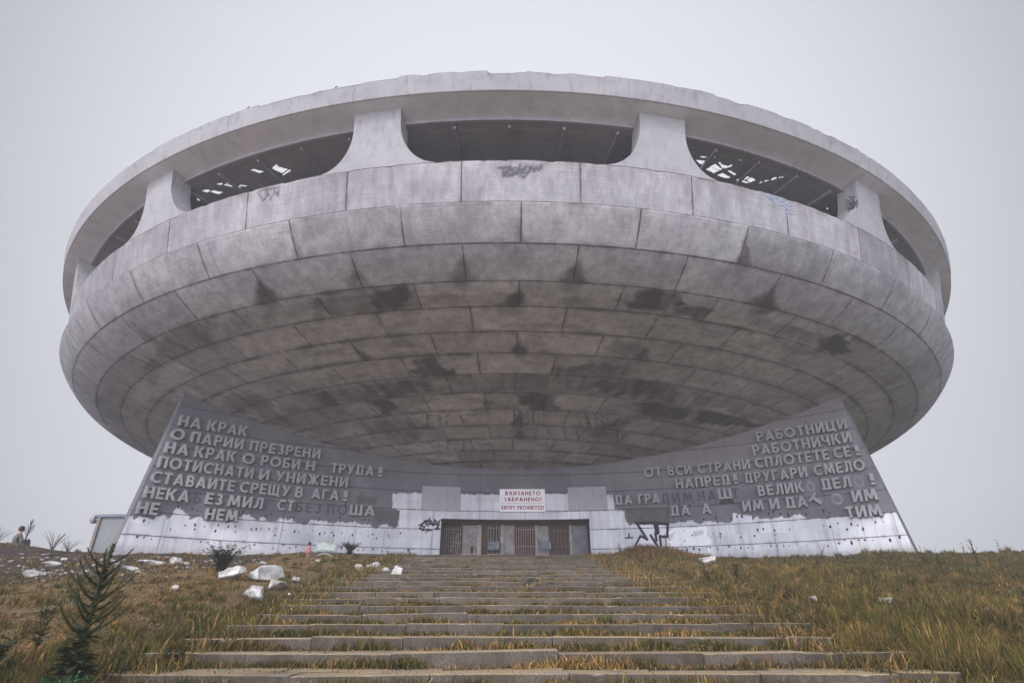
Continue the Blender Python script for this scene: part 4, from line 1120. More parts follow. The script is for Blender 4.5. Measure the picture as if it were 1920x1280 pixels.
panel('door', 1213, 1342, zb, zt - .22, M_SHEET, -.01, ribs=3)
g4 = panel('gate', 1343, 1580, zb, zt - .16, plain('brown_planks', (.06, .034, .028), .3, 5, .8), .02, ribs=6)
bars(1358, 1570, 6, zb, zt - .3, y=-.02, r=.008, parent=g4)
panel('post', 1580, 1602, zb, zt - .16, M_CREAM, -.04, .14)
panel('door', 1602, 1780, zb, zt - .17, plain('corrugated_grey_sheet', (.17, .175, .19), .25, 3, .6), -.01, ribs=9)
for u0, u1 in ((662, 785), (1238, 1360)):
    b = bmesh.new(); bmesh.ops.create_cube(b, size=1)
    for v in b.verts: v.co = Vector((v.co.x * (X(u1) - X(u0)), v.co.y * .24, v.co.z * .44))
    bmesh.ops.bevel(b, geom=list(b.edges), offset=.03, segments=2, affect='EDGES')
    for v in b.verts: v.co += Vector(((X(u0) + X(u1)) / 2, YD - .24, zb + 1.02))
    me = bpy.data.meshes.new('wall_box'); b.to_mesh(me); b.free()
    bo = obj('wall_box', me, M_BLUEBOX, MON)
    mb = MB(); mb.box((X(u1) - .04, YD - .37, zb + 1.02), (.05, .03, .34)); mb.box(((X(u0) + X(u1)) / 2, YD - .366, zb + 1.12), (.3, .012, .02)); obj('hasp', mb.mesh('hasp'), plain('box_hasp', (.3, .33, .37), .2, 8, .5), bo)

# ---------------------------------------------------------------- boards on the wall
def wall_frame(poly):
    poly = np.array(poly); s0, s1, z0, z1 = poly[:, 0].min(), poly[:, 0].max(), poly[:, 1].min(), poly[:, 1].max()
    return s0, s1, z0, z1
for poly, lab in zip(BOARDS[:2], ('blank grey board fixed on the wall left of the red lettered sign', 'blank grey board fixed on the wall right of the red lettered sign')):
    s0, s1, z0, z1 = wall_frame(poly); c = wall_pt((s0 + s1) / 2, (z0 + z1) / 2, .06) + [0, AXY, 0]; a = (s0 + s1) / 2 / WR
    b = bmesh.new(); bmesh.ops.create_cube(b, size=1)
    for v in b.verts: v.co = Vector((v.co.x * (s1 - s0), v.co.y * .05, v.co.z * (z1 - z0)))
    bmesh.ops.subdivide_edges(b, edges=[e for e in b.edges if abs((e.verts[0].co - e.verts[1].co).x) > .5], cuts=8)
    bmesh.ops.bevel(b, geom=[e for e in b.edges if e.is_manifold and e.calc_face_angle(0) > .5], offset=.008, segments=1, affect='EDGES')
    for v in b.verts:
        v.co.z += .012 * math.sin(v.co.x * 7) * (1 if v.co.z > 0 else .2)
    me = bpy.data.meshes.new('blank_board'); b.to_mesh(me); b.free()
    o = obj('blank_board', me, mat_rim('board_paint', (.38, .37, .41), .35), None, tuple(c)); o.rotation_euler = (0, 0, -a)
    tag(o, lab, 'board', 'blank boards over the doors')
s0, s1, z0, z1 = wall_frame(BOARDS[2])
a = (s0 + s1) / 2 / WR; c = wall_pt((s0 + s1) / 2, z0, .10) + [0, AXY, 0]
sign = empty('warning_sign', tuple(c), -a, 'white sign with dark red Bulgarian and English no entry lettering above the doors', 'sign')
sw, sh = s1 - s0, z1 - z0
b = bmesh.new(); bmesh.ops.create_cube(b, size=1)
for v in b.verts: v.co = Vector((v.co.x * sw, v.co.y * .05, v.co.z * sh + sh / 2))
bmesh.ops.bevel(b, geom=list(b.edges), offset=.006, segments=1, affect='EDGES')
me = bpy.data.meshes.new('panel'); b.to_mesh(me); b.free()
obj('panel', me, plain('sign_white', (.82, .81, .84), .06, 4, .5, bump=.02), sign)
M_RED = plain('sign_red', (.26, .006, .018), .10, 8, .6, bump=0)
def sign_text(text, xa, xb, zz, h, gap):
    V, F = [], []
    for ch, x0, x1 in text_layout(text, xa, xb, gap):
        v, f = glyph_solid(ch, x0, x1, zz, h, .006, lambda s, z, off: np.stack([s, -.027 - off, z], -1), base=.001)
        F += [[k + len(V) for k in q] for q in f]; V += v
    me = bpy.data.meshes.new('lettering'); me.from_pydata(V, [], F); me.update()
    return obj('lettering', me, M_RED, sign)
sx = lambda t: -sw / 2 + t * sw
sign_text('ВΛИЗАНЕТО', sx(.125), sx(.895), sh * .725, sh * .175, .2)
sign_text('ЗАБРАНЕНО!', sx(.095), sx(.92), sh * .455, sh * .175, .2)
sign_text('ENTRY PROHIBITED!', sx(.045), sx(.965), sh * .095, sh * .175, .2)
mb = MB(); mb.box((0, -.029, sh * .365), (sw * .92, .006, .012)); obj('rule_line', mb.mesh('rule_line'), M_RED, sign)
# ---------------------------------------------------------------- cabin behind the left end of the wall
def tz(x, y): return float(terrain(x, y))

cab = empty('site_cabin', (-17.55, 25.9, 2.25), rad(-3), 'small pale grey cabin with a dark frame behind the left end of the lettered wall', 'cabin')
M_CABW = plain('cabin_sheet', (.20, .208, .212), .08, 2, .6, bump=.03)
M_CABF = plain('cabin_frame', (.20, .165, .155), .2, 6, .7)
M_CABR = plain('cabin_roof_edge', (.16, .19, .23), .2, 6, .6)
mb = MB(); mb.box((.1, 1.0, .6), (1.9, 2.0, 2.0)); obj('wall', mb.mesh('wall'), M_CABW, cab)
mb = MB(); mb.box((-.86, -.03, .6), (.13, .12, 2.0)); mb.box((1.0, -.03, .6), (.10, .12, 2.0)); obj('frame', mb.mesh('frame'), M_CABF, cab)
mb = MB(); mb.box((.04, .96, 1.655), (2.02, 2.16, .10)); mb.box((.04, .96, 1.715), (1.9, 2.04, .02)); obj('roof', mb.mesh('roof'), M_CABR, cab)
mb = MB(); th = np.linspace(0, 2 * np.pi, 21)[:-1]
cx, cy, cz = -1.16, .0, 1.52
for dx, r in ((-.06, .12), (-.03, .17), (.03, .17), (.06, .12)):
    pass
ring = [(dx, r) for dx, r in ((-.07, .10), (-.05, .165), (.04, .17), (.07, .10))]
V = np.concatenate([np.stack([cx + dx + .25 * r * np.cos(th), cy + .9 * r * np.cos(th), cz + 1.15 * r * np.sin(th)], -1) for dx, r in ring] + [np.array([[cx - .08, cy, cz], [cx + .08, cy, cz]])])
q = [[i * 20 + k, i * 20 + (k + 1) % 20, (i + 1) * 20 + (k + 1) % 20, (i + 1) * 20 + k] for i in range(3) for k in range(20)]
t = [[80, k, (k + 1) % 20] for k in range(20)] + [[81, 60 + (k + 1) % 20, 60 + k] for k in range(20)]
mb.add(V, q, t); mb.bar((cx + .05, cy, cz), (-.9, .02, 1.5), .04); obj('lamp', mb.mesh('lamp', True), plain('lamp_grey', (.33, .30, .30), .1, 5, .6), cab)

# ---------------------------------------------------------------- stones
def stone_mesh(sx, sy, sz, seed, flat=.35, n=22):
    r = np.random.default_rng(seed)
    b = bmesh.new()
    for i in range(n):
        d = r.normal(size=3); d /= np.linalg.norm(d)
        k = r.uniform(.78, 1.0)
        d = np.sign(d) * np.abs(d) ** .8
        b.verts.new((d[0] * sx / 2 * k, d[1] * sy / 2 * k, d[2] * sz / 2 * k + sz * flat))
    h = bmesh.ops.convex_hull(b, input=b.verts)
    bmesh.ops.delete(b, geom=[v for v in b.verts if not v.link_faces], context='VERTS')
    bmesh.ops.triangulate(b, faces=list(b.faces))
    for it in range(3): bmesh.ops.subdivide_edges(b, edges=list(b.edges), cuts=1, use_grid_fill=True)
    bmesh.ops.smooth_vert(b, verts=list(b.verts), factor=.25, use_axis_x=True, use_axis_y=True, use_axis_z=True)
    ph = r.uniform(0, 6, 6); m_ = min(sx, sy, sz)
    b.normal_update()
    for v in b.verts:
        p = v.co * (5.5 / m_); k = .035 * m_ * (math.sin(p.x + ph[0]) * math.sin(1.3 * p.y + ph[1]) + .6 * math.sin(2.1 * p.z + 1.7 * p.x + ph[2]) + .5 * math.sin(3.7 * p.y - 2.3 * p.x + ph[3]))
        v.co += v.normal * k
    me = bpy.data.meshes.new('stone'); b.to_mesh(me); b.free()
    return me

STONES = [
    # x, y, size, label, group, material
    (-6.78, 14.75, (.95, .6, .42), 'long low white boulder at the left end of the pile on the dry grass', 0),
    (-6.05, 15.1, (1.25, .8, .60), 'largest white boulder in the middle of the pile left of the steps', 0),
    (-5.52, 14.35, (.62, .5, .36), 'grey sided white boulder leaning at the right end of the pile', 0),
    (-5.15, 12.45, (.82, .55, .48), 'wedge shaped white boulder lying nearest to the camera below the pile', 0),
    (-5.42, 15.3, (.28, .25, .2), 'fist sized grey stone just right of the boulder pile', 0),
    (-4.98, 19.75, (.38, .3, .26), 'small grey stone left of the two slabs by the upper steps', 1),
    (-4.55, 19.9, (.95, .42, .46), 'long tilted pale slab of stone beside the upper steps', 1),
    (-4.02, 19.3, (.62, .36, .40), 'narrow pale stone leaning down towards the upper steps', 1),
    (-3.55, 18.7, (.78, .55, .60), 'blocky white stone standing on the left edge of the upper steps', 1),
    (-13.25, 16.7, (.85, .5, .26), 'pointed flat white stone on dark soil at the far left behind the tall mullein', 2),
    (-14.9, 19.4, (.72, .4, .22), 'flat cream stone on dark soil up the slope from the pointed one', 2),
    (-17.6, 22.6, (.8, .45, .16), 'pale flat stone near the left ridge in front of the cabin', 2),
    (-16.1, 21.5, (.5, .35, .14), 'thin pale stone in the grass below the cabin', 2),
    (-13.5, 20.0, (.5, .4, .28), 'upright white stone at the left end of the rubble in front of the wall', 2),
    (-13.0, 19.7, (.45, .35, .24), 'bright white stone beside the upright one in the rubble', 2),
    (-12.65, 20.6, (.75, .4, .2), 'flat white stone in the middle of the rubble in front of the wall', 2),
    (-11.95, 20.2, (.95, .4, .17), 'longest flat white stone in the rubble in front of the wall', 2),
    (-11.15, 19.9, (.5, .42, .36), 'humped white stone at the right of the rubble in front of the wall', 2),
    (-10.7, 19.6, (.6, .3, .14), 'thin white slab at the right end of the rubble', 2),
    (-11.3, 17.9, (.85, .35, .14), 'flat cream slab lying below the rubble on dark soil', 2),
    (-19.9, 22.3, (.7, .4, .16), 'white stone in the grass at the far left edge under the ridge', 2),
    (-10.6, 21.9, (.7, .4, .18), 'whitish slab in dry grass near the foot of the left wall', 2),
    (-8.6, 20.9, (.4, .25, .12), 'small whitish stone in dry grass between the fern and the wall', 2),
    (-6.5, 20.2, (.32, .24, .16), 'small cream stone in dry grass left of the upper steps', 2),
    (7.35, 21.7, (.85, .6, .42), 'rounded white boulder in the grass right of the upper steps', 3),
    (7.4, 11.9, (.42, .3, .2), 'grey stone half hidden in the meadow right of the middle steps', 3),
    (6.1, 12.1, (.24, .18, .16), 'small cream stone in the meadow near the right ends of the steps', 3),
    (8.45, 10.6, (.36, .28, .22), 'dull grey stone in the meadow near the right edge of the view', 3),
    (-5.05, 13.9, (.22, .18, .12), 'small pale stone at the foot of the boulder pile', 0),
    (-7.15, 12.95, (.34, .26, .16), 'lone grey stone in dry grass well left of the boulder pile', 2),
]
GR = ['white boulders piled left of the steps', 'pale stones at the left of the upper steps', 'pale stones scattered on the left slope', 'stones in the right meadow']
for i, (x, y, sz, lab, g) in enumerate(STONES):
    o = obj('stone', stone_mesh(*[q * .88 for q in sz], seed=100 + i, n=16 if g < 2 else 12), M_STONE2 if 'grey' in lab and i > 1 else M_STONE, None, (x, y, tz(x, y) - .02 + (.02 if g != 2 else .015)))
    o.rotation_euler = (rng.uniform(-.15, .15), rng.uniform(-.2, .2), rng.uniform(-.5, .5))
    if i in (6,): o.rotation_euler = (0, -.5, .2)
    if i in (7,): o.rotation_euler = (0, .75, .1)
    tag(o, lab, 'stone', GR[g])
# loose rubble too small to count
mb = MB()
for i in range(420):
    x = rng.uniform(-20, -8.5); y = rng.uniform(15.5, 22.5)
    if rng.random() > dirtiness(x, y) + .1: continue
    s_ = rng.uniform(.03, .11); mb.box((x, y, tz(x, y) + s_ * .2), (s_, s_ * rng.uniform(.5, .9), s_ * .5), Euler((rng.uniform(-.4, .4), rng.uniform(-.4, .4), rng.uniform(0, 3))).to_matrix(), s_ * .12)
tag(obj('rubble', mb.mesh('rubble'), plain('rubble_chips', (.27, .24, .215), .45, 3, .9)), kind='stuff')

# ---------------------------------------------------------------- small finds by the wall
def skin_mesh(name, joints, edges, root=0, sub=2):
    me = bpy.data.meshes.new(name)
    me.from_pydata([j[:3] for j in joints], edges, []); me.update()
    o = bpy.data.objects.new(name, me); C.objects.link(o)
    md = o.modifiers.new('skin', 'SKIN'); md.use_smooth_shade = True
    for i, j in enumerate(joints):
        r = j[3]; o.data.skin_vertices[0].data[i].radius = (r, r if len(j) < 5 else j[4])
        o.data.skin_vertices[0].data[i].use_root = (i == root)
    sb = o.modifiers.new('sub', 'SUBSURF'); sb.levels = sub; sb.render_levels = sub
    dg = bpy.context.evaluated_depsgraph_get()
    res = bpy.data.meshes.new_from_object(o.evaluated_get(dg)); res.name = name
    bpy.data.objects.remove(o)
    return res

def lathe(prof, n=14, ax=1.0):
    th = np.linspace(0, 2 * np.pi, n, endpoint=False)
    V = np.stack([np.stack([r * np.cos(th), ax * r * np.sin(th), np.full(n, z)], -1) for r, z in prof], 1).reshape(-1, 3)
    return V, grid_faces(n, len(prof), True)

M_SKIN = plain('skin', (.46, .27, .20), .1, 10, .6, bump=0)
M_HAIR = plain('dark_hair', (.025, .018, .016), .3, 30, .6, bump=.2)
dx, dy = -7.62, 22.4
doll = empty('doll', (dx, dy, tz(dx, dy) + .02), rad(10), 'small doll with dark hair and a pink dress standing near the left wall', 'doll')
J = [(0, 0, .24, .045), (0, 0, .33, .045), (0, 0, .40, .05, .04), (0, 0, .435, .022), (0, 0, .475, .045), (0, 0, .52, .042),
     (.035, 0, .22, .03), (.035, 0, .11, .022), (.035, 0, .015, .016), (.035, -.04, .01, .014), (-.035, 0, .22, .03), (-.035, 0, .11, .022), (-.035, 0, .015, .016), (-.035, -.04, .01, .014),
     (.07, 0, .40, .022), (.10, -.01, .31, .018), (.105, -.03, .23, .013), (-.07, 0, .40, .022), (-.10, -.01, .31, .018), (-.105, -.03, .23, .013)]
Eg = [(0, 1), (1, 2), (2, 3), (3, 4), (4, 5), (0, 6), (6, 7), (7, 8), (8, 9), (0, 10), (10, 11), (11, 12), (12, 13), (2, 14), (14, 15), (15, 16), (2, 17), (17, 18), (18, 19)]
obj('body', skin_mesh('body', J, Eg), M_SKIN, doll)
V, F = lathe([(.06, .42), (.075, .38), (.065, .33), (.09, .26), (.125, .17), (.12, .165)], 16, .85)
obj('dress', mesh_np('dress', V, F, True), plain('pink_cloth', (.36, .15, .16), .3, 12, .8), doll)
V, F = lathe([(.005, .585), (.035, .575), (.056, .54), (.06, .50), (.055, .45), (.03, .44)], 14)
V[:, 1] += .018
obj('hair', mesh_np('hair', V, F, True), M_HAIR, doll)

def sheet_plate(name, pts, th, mat, label, cat):
    """bent thin plate through a grid of points"""
    P = np.array(pts, float); nu, nv_ = P.shape[:2]
    me = mesh_np(name, P.reshape(-1, 3), grid_faces(nu, nv_), True)
    o = obj(name, me, mat)
    b = bmesh.new(); b.from_mesh(me); bmesh.ops.solidify(b, geom=list(b.faces), thickness=th); b.to_mesh(me); b.free()
    return tag(o, label, cat)
bx, by = -7.55, 24.2; bz = tz(bx, by)
sheet_plate('plastic_sheet', [[(bx - .45 + .9 * u, by + .25 * v, bz + .12 + .42 * v + .12 * u * (1 - v) + .05 * math.sin(5 * u)) for v in np.linspace(0, 1, 4)] for u in np.linspace(0, 1, 8)], .02, plain('pale_green_plastic', (.34, .39, .37), .15, 5, .5), 'pale green plastic sheet propped between the doll and the dark shrub', 'sheet')
bx, by = -7.25, 23.2; bz = tz(bx, by)
sheet_plate('bent_offcut', [[(bx - .32 + .64 * u, by + .14 * v, bz + .05 + .12 * math.sin(math.pi * u) * (1 - .3 * v)) for v in np.linspace(0, 1, 4)] for u in np.linspace(0, 1, 10)], .03, plain('dirty_white_plastic', (.48, .47, .42), .15, 5, .6), 'curved dirty white offcut lying in front of the dark shrub by the wall', 'offcut')

# ---------------------------------------------------------------- person resting on the left ridge
px_, py_ = -21.32, 25.3
per = empty('person', (px_, py_, 2.50), rad(150), 'person with short dark hair in a brown jacket sitting on the left ridge', 'person')
J = [(0, 0, .10, .15, .12), (0, .02, .28, .14, .11), (0, -.02, .46, .17, .11), (0, -.04, .54, .10, .08), (0, -.06, .61, .055), (0, -.08, .69, .085, .095), (0, -.08, .79, .085, .10), (0, -.08, .85, .05),
     (.19, -.04, .50, .07), (.25, -.16, .27, .055), (.12, -.38, .30, .04), (.03, -.42, .30, .035), (-.19, -.04, .50, .07), (-.25, -.16, .27, .055), (-.12, -.38, .30, .04), (-.03, -.43, .32, .035),
     (.11, -.08, .09, .10), (.14, -.42, .36, .075), (.12, -.50, .04, .05), (.12, -.66, .03, .04), (-.11, -.08, .09, .10), (-.14, -.42, .36, .075), (-.12, -.50, .04, .05), (-.12, -.66, .03, .04)]
Eg = [(0, 1), (1, 2), (2, 3), (3, 4), (4, 5), (5, 6), (6, 7), (2, 8), (8, 9), (9, 10), (10, 11), (2, 12), (12, 13), (13, 14), (14, 15), (0, 16), (16, 17), (17, 18), (18, 19), (0, 20), (20, 21), (21, 22), (22, 23)]
bm_ = skin_mesh('body', J, Eg)
ob = obj('body', bm_, None, per)
M_JACK = plain('brown_jacket', (.13, .105, .09), .25, 8, .85)
M_TROU = plain('grey_trousers', (.10, .10, .12), .2, 8, .85)
for m_ in (M_SKIN, M_JACK, M_TROU): bm_.materials.append(m_)
for p in bm_.polygons:
    c = p.center
    p.material_index = 2 if (c.z < .16 or (c.y < -.12 and c.z < .45 and abs(c.x) > .07 and not (abs(c.x) > .19) and not (c.y < -.34 and c.z > .26 and c.z < .34))) else (1 if c.z < .575 and not (c.y < -.385 and .24 < c.z < .36 and abs(c.x) < .08) else 0)
V, F = lathe([(.004, .905), (.06, .89), (.098, .84), (.105, .77), (.09, .70), (.07, .68)], 16, 1.08)
V[:, 1] += -.06
obj('hair', mesh_np('hair', V, F, True), M_HAIR, per)
mb = MB()
for s_ in (-1, 1): mb.tube([(s_ * .035, -.172, .765), (s_ * .035, -.182, .765)], [.012, .008], 6)
mb.tube([(0, -.165, .76), (0, -.20, .72), (0, -.172, .71)], [.012, .016, .010], 6)
obj('face', mb.mesh('face', True), M_SKIN, per)

# ---------------------------------------------------------------- plants
class PB:
    def __init__(s): s.v = []; s.q = []; s.t = []; s.c = []; s.n = 0
    def add(s, v, q, t, c):
        v = np.asarray(v, float); s.v.append(v)
        if q is not None and len(q): s.q.append(np.asarray(q) + s.n)
        if t is not None and len(t): s.t.append(np.asarray(t) + s.n)
        s.c.append(np.broadcast_to(np.asarray(c, float), (len(v), 3))); s.n += len(v)
    def tube(s, pts, rads, c, n=5):
        m = MB(); m.tube(pts, rads, n, True); s.add(m.v[0], m.q[0], m.t[0], c)
    def leaf(s, p, d, up, L, W, c, droop=.3, fold=.15):
        p = np.asarray(p, float); d = np.asarray(d, float); d = d / (np.linalg.norm(d) + 1e-9)
        up = np.asarray(up, float); sd = np.cross(d, up); sd = sd / (np.linalg.norm(sd) + 1e-9); up = np.cross(sd, d)
        V = [p]
        for t, w in ((.3, .85), (.65, .9)):
            cpt = p + d * L * t - np.array([0, 0, 1]) * droop * L * t * t
            V += [cpt - sd * W * w / 2 + up * fold * W, cpt, cpt + sd * W * w / 2 + up * fold * W]
        V.append(p + d * L - np.array([0, 0, 1]) * droop * L)
        s.add(V, [[1, 4, 5, 2], [2, 5, 6, 3]], [[0, 1, 2], [0, 2, 3], [4, 7, 5], [5, 7, 6]], c)
    def mesh(s, name):
        f = []
        if s.q: f.append(np.concatenate(s.q))
        if s.t: f.append(np.concatenate(s.t))
        me = mesh_np(name, np.concatenate(s.v), f, False); attr(me, 'tint', np.concatenate(s.c)); return me

def rdir(el): 
    a = rng.uniform(0, 2 * np.pi); return np.array([math.cos(a) * math.cos(el), math.sin(a) * math.cos(el), math.sin(el)])

DKGREEN = np.array([.046, .054, .020]); MIDGREEN = np.array([.07, .085, .03]); STRAWC = np.array([.30, .21, .10]); BROWN = np.array([.075, .052, .032])

def spike(pb, p0, d0, L, r, c, curve=.8, n=10, bumps=10):
    """upcurving seed spike, rough with bracts"""
    d = np.array(d0, float); p = np.array(p0, float); pts = [p.copy()]
    for i in range(n):
        d = d + np.array([0, 0, curve / n]); d /= np.linalg.norm(d); p = p + d * L / n; pts.append(p.copy())
    pts = np.array(pts); rr = r * np.concatenate([[.5], np.linspace(1, .35, n)])
    pb.tube(pts, rr, c * rng.uniform(.8, 1.1), 6)
    for i in range(1, n + 1):
        for k in range(bumps):
            q = pts[i] + rng.normal(0, L / n * .3, 3) * .5; dd = rdir(rng.uniform(.1, 1.1))
            pb.leaf(q, dd, (0, 0, 1), rr[i] * rng.uniform(1.3, 2.4), rr[i] * 1.1, c * rng.uniform(.6, 1.5), .1)

def mullein(loc, h, nb, label, group=None, c=DKGREEN, leaves=True, spread=1.0, flowers=0):
    root = empty('mullein_plant', loc, rng.uniform(0, 6), label, 'plant', group)
    pb = PB(); lean = rng.normal(0, .02, 2)
    pts = np.array([[lean[0] * h * t, lean[1] * h * t, h * t] for t in np.linspace(0, 1, 12)])
    pb.tube(pts, np.linspace(.042, .016, 12) * h / 1.5, c, 7)
    for i in range(int(170 * h)):
        t = rng.uniform(.15, 1); r0 = (.052 - .025 * t) * h / 1.5
        dd = rdir(rng.uniform(.2, 1.0)); pb.leaf(np.array([lean[0] * h * t, lean[1] * h * t, h * t]) + dd * r0 * .5, dd, (0, 0, 1), r0 * 1.3, r0 * .8, c * rng.uniform(.6, 1.4), .1)
    obj('stem', pb.mesh('stem'), M_LEAF, root)
    for i in range(nb):
        t = lerp(.36, .88, (i + rng.uniform(0, .8)) / nb); a = i * 2.4 + rng.uniform(-.7, .7)
        L = h * (.44 - .27 * t) * rng.uniform(.7, 1.15)
        pb = PB(); spike(pb, (lean[0] * h * t, lean[1] * h * t, h * t), (math.cos(a) * spread, math.sin(a) * spread, .22), L, .0150 * h / 1.5, c, 1.05)
        obj('branch', pb.mesh('branch'), M_LEAF, root)
    if leaves:
        pb = PB()
        for i in range(190):
            t = rng.uniform(0, .5) ** 1.25; a = rng.uniform(0, 6.28); L = h * rng.uniform(.11, .26) * (1 - t)
            pb.leaf((0, 0, h * t * .9 + .02), (math.cos(a), math.sin(a), rng.uniform(.05, .8)), (0, 0, 1), L, L * .42, MIDGREEN * rng.uniform(.35, 1.0), rng.uniform(.1, .5))
        obj('leaves', pb.mesh('leaves'), M_LEAF, root)
    for i in range(flowers):
        pb = PB(); a = rng.uniform(0, 6.28); z = h * rng.uniform(.45, .7); r0 = h * rng.uniform(.04, .15)
        for k in range(5):
            b_ = k * 1.257; pb.leaf((math.cos(a) * r0, math.sin(a) * r0, z), (math.cos(b_), math.sin(b_), .3), (0, 0, 1), .022, .022, (.62, .50, .06), 0)
        obj('flower', pb.mesh('flower'), M_LEAF, root)
    return root

def weed(loc, h, label, group=None, c=MIDGREEN, nstem=1, leafL=.16, dens=26, name='weed', bare=.15, spread=.2):
    root = empty(name, loc, rng.uniform(0, 6), label, 'plant', group)
    ps, pl = PB(), PB()
    for s_ in range(nstem):
        a = rng.uniform(0, 6.28); k = spread * rng.uniform(.2, 1) if nstem > 1 else spread * .2; hh = h * rng.uniform(.75, 1.0) if s_ else h
        pts = np.array([[math.cos(a) * k * hh * t * t + rng.normal(0, .006), math.sin(a) * k * hh * t * t + rng.normal(0, .006), hh * t] for t in np.linspace(0, 1, 8)])
        ps.tube(pts, np.linspace(.011, .004, 8) * max(.6, h), c * .8, 5)
        for i in range(dens):
            t = bare + (1 - bare) * rng.random(); j = t * 7; i0 = min(int(j), 6); p = lerp(pts[i0], pts[i0 + 1], j - i0)
            L = leafL * h * rng.uniform(.6, 1.2) * (1.15 - .7 * t); pl.leaf(p, rdir(rng.uniform(.1, .9)), (0, 0, 1), L, L * .32, c * rng.uniform(.6, 1.5), .3)
    obj('stem', ps.mesh('stem'), M_LEAF, root); obj('leaves', pl.mesh('leaves'), M_LEAF, root)
    return root

def at(x, y, dz=0.0): return (x, y, tz(x, y) + dz)

mullein(at(-4.80, 7.05, -.05), 1.60, 30, 'tall dark branching mullein with upcurved seed spikes nearest the camera at left', flowers=5)
mullein(at(-20.3, 24.55, -.1), 1.15, 16, 'distant branching mullein silhouetted on the left ridge beside the sitting person', c=BROWN * .8, leaves=False, spread=.45)
weed(at(-4.42, 7.35), .62, 'thin leafy weed just right of the tall mullein by the lower steps', c=MIDGREEN * .8, nstem=3, leafL=.2)
weed(at(-4.35, 6.5), .42, 'bright green leafy bush in the bottom left corner', c=np.array([.05, .13, .05]), nstem=26, leafL=.35, dens=26, name='bush', bare=.2, spread=.75)
weed(at(-5.9, 7.9), .80, 'slender dark weed left of the tall mullein', c=DKGREEN, nstem=3, leafL=.22)
weed(at(-7.85, 16.3), .80, 'dark arching fern like clump on the slope above the white boulders', c=DKGREEN * .9, nstem=30, leafL=.26, dens=44, name='fern_clump', spread=.95)
weed(at(-6.75, 25.0), .58, 'dark dry shrub against the foot of the wall beside the doll', c=BROWN * .75, nstem=90, leafL=.22, dens=26, name='shrub', spread=1.1, bare=.05)
weed(at(-4.6, 27.2), .7, 'small thin green weed at the wall foot left of the doors', c=MIDGREEN * .7, nstem=3, leafL=.2)
weed(at(5.2, 27.2), .6, 'small dark weed at the wall foot just right of the doors', c=DKGREEN, nstem=4, leafL=.2)
mullein(at(6.95, 25.6), .95, 5, 'brown mullein stalk standing before the black outlined graffiti', c=BROWN, leaves=True, spread=.5)
weed(at(5.95, 15.5), .78, 'leafy spiky weed in the meadow, right one of the pair beside the middle steps', c=MIDGREEN, nstem=2, leafL=.22, dens=50)
weed(at(5.12, 15.5), .74, 'thin tall weed in the meadow, left one of the pair beside the middle steps', c=MIDGREEN * .9, nstem=3, leafL=.16, dens=30)
weed(at(12.6, 23.6), .75, 'sparse dry weed in front of the right lettered wall', c=BROWN * 1.3, nstem=5, leafL=.14, spread=.5)
mullein(at(14.75, 18.5), .95, 7, 'dark mullein stalk rising above the meadow near the right edge', c=BROWN * .8, leaves=False, spread=.4)
weed(at(13.3, 18.2), .72, 'dark leafy stalk in the meadow left of the right edge mullein', c=DKGREEN, nstem=2, leafL=.15, dens=40)
for (x, y, h, lab) in ((19.2, 24.6, .50, 'tallest stubby stalk on the crest of the right ridge'), (18.8, 24.6, .28, 'short stubby stalk on the right ridge nearer the wall'),
                       (17.15, 24.3, .32, 'first stubby stalk beside the right end of the wall'), (17.42, 24.4, .28, 'second stubby stalk a step right of the wall end'),
                       (20.75, 24.6, .55, 'thin tall stalk on the far right skyline'), (21.05, 24.6, .35, 'lower stalk leaning beside the tall one on the far right skyline'), (22.3, 24.6, .25, 'low stalk at the extreme right of the skyline')):
    weed(at(x, y, -.02), h, lab, 'stalks along the right skyline', c=BROWN * .9, nstem=1, leafL=.3, dens=30, name='dry_stalk')
for (x, y, h, lab) in ((-20.0, 25.8, .75, 'pale twiggy bush right of the far mullein on the left ridge'), (-19.3, 25.8, .5, 'lowest pale twiggy bush on the left ridge towards the cabin'), (-22.4, 25.6, .75, 'pale twiggy bush left of the sitting person')):
    weed(at(x, y, -.05), h + .25, lab, 'twiggy bushes on the left ridge', c=BROWN * 1.8, nstem=26, leafL=.05, dens=18, name='twig_bush', spread=.7)
weed(at(-18.35, 24.2, -.02), .55, 'single thin stalk by the left corner of the cabin', c=BROWN, nstem=1, leafL=.2, dens=10, name='dry_stalk')

for (x, y, h, lab) in ((-5.35, 6.55, .38, 'low dark leafy plant left of the tall mullein foot'), (-5.0, 6.1, .32, 'low dark leafy plant in front of the tall mullein foot'), (-5.75, 7.1, .42, 'dark leafy plant between the slender weed and the tall mullein'),
                       (-4.15, 6.9, .30, 'low dark leafy plant at the end of the lowest step'), (-6.4, 7.4, .36, 'dark leafy plant at the left edge of the view'), (-4.35, 8.3, .34, 'dark leafy plant beside the third step at left')):
    weed(at(x, y, -.03), h, lab, 'dark leafy plants in the left foreground', c=DKGREEN * 1.1, nstem=14, leafL=.42, dens=16, name='leafy_plant', bare=.1, spread=.9)

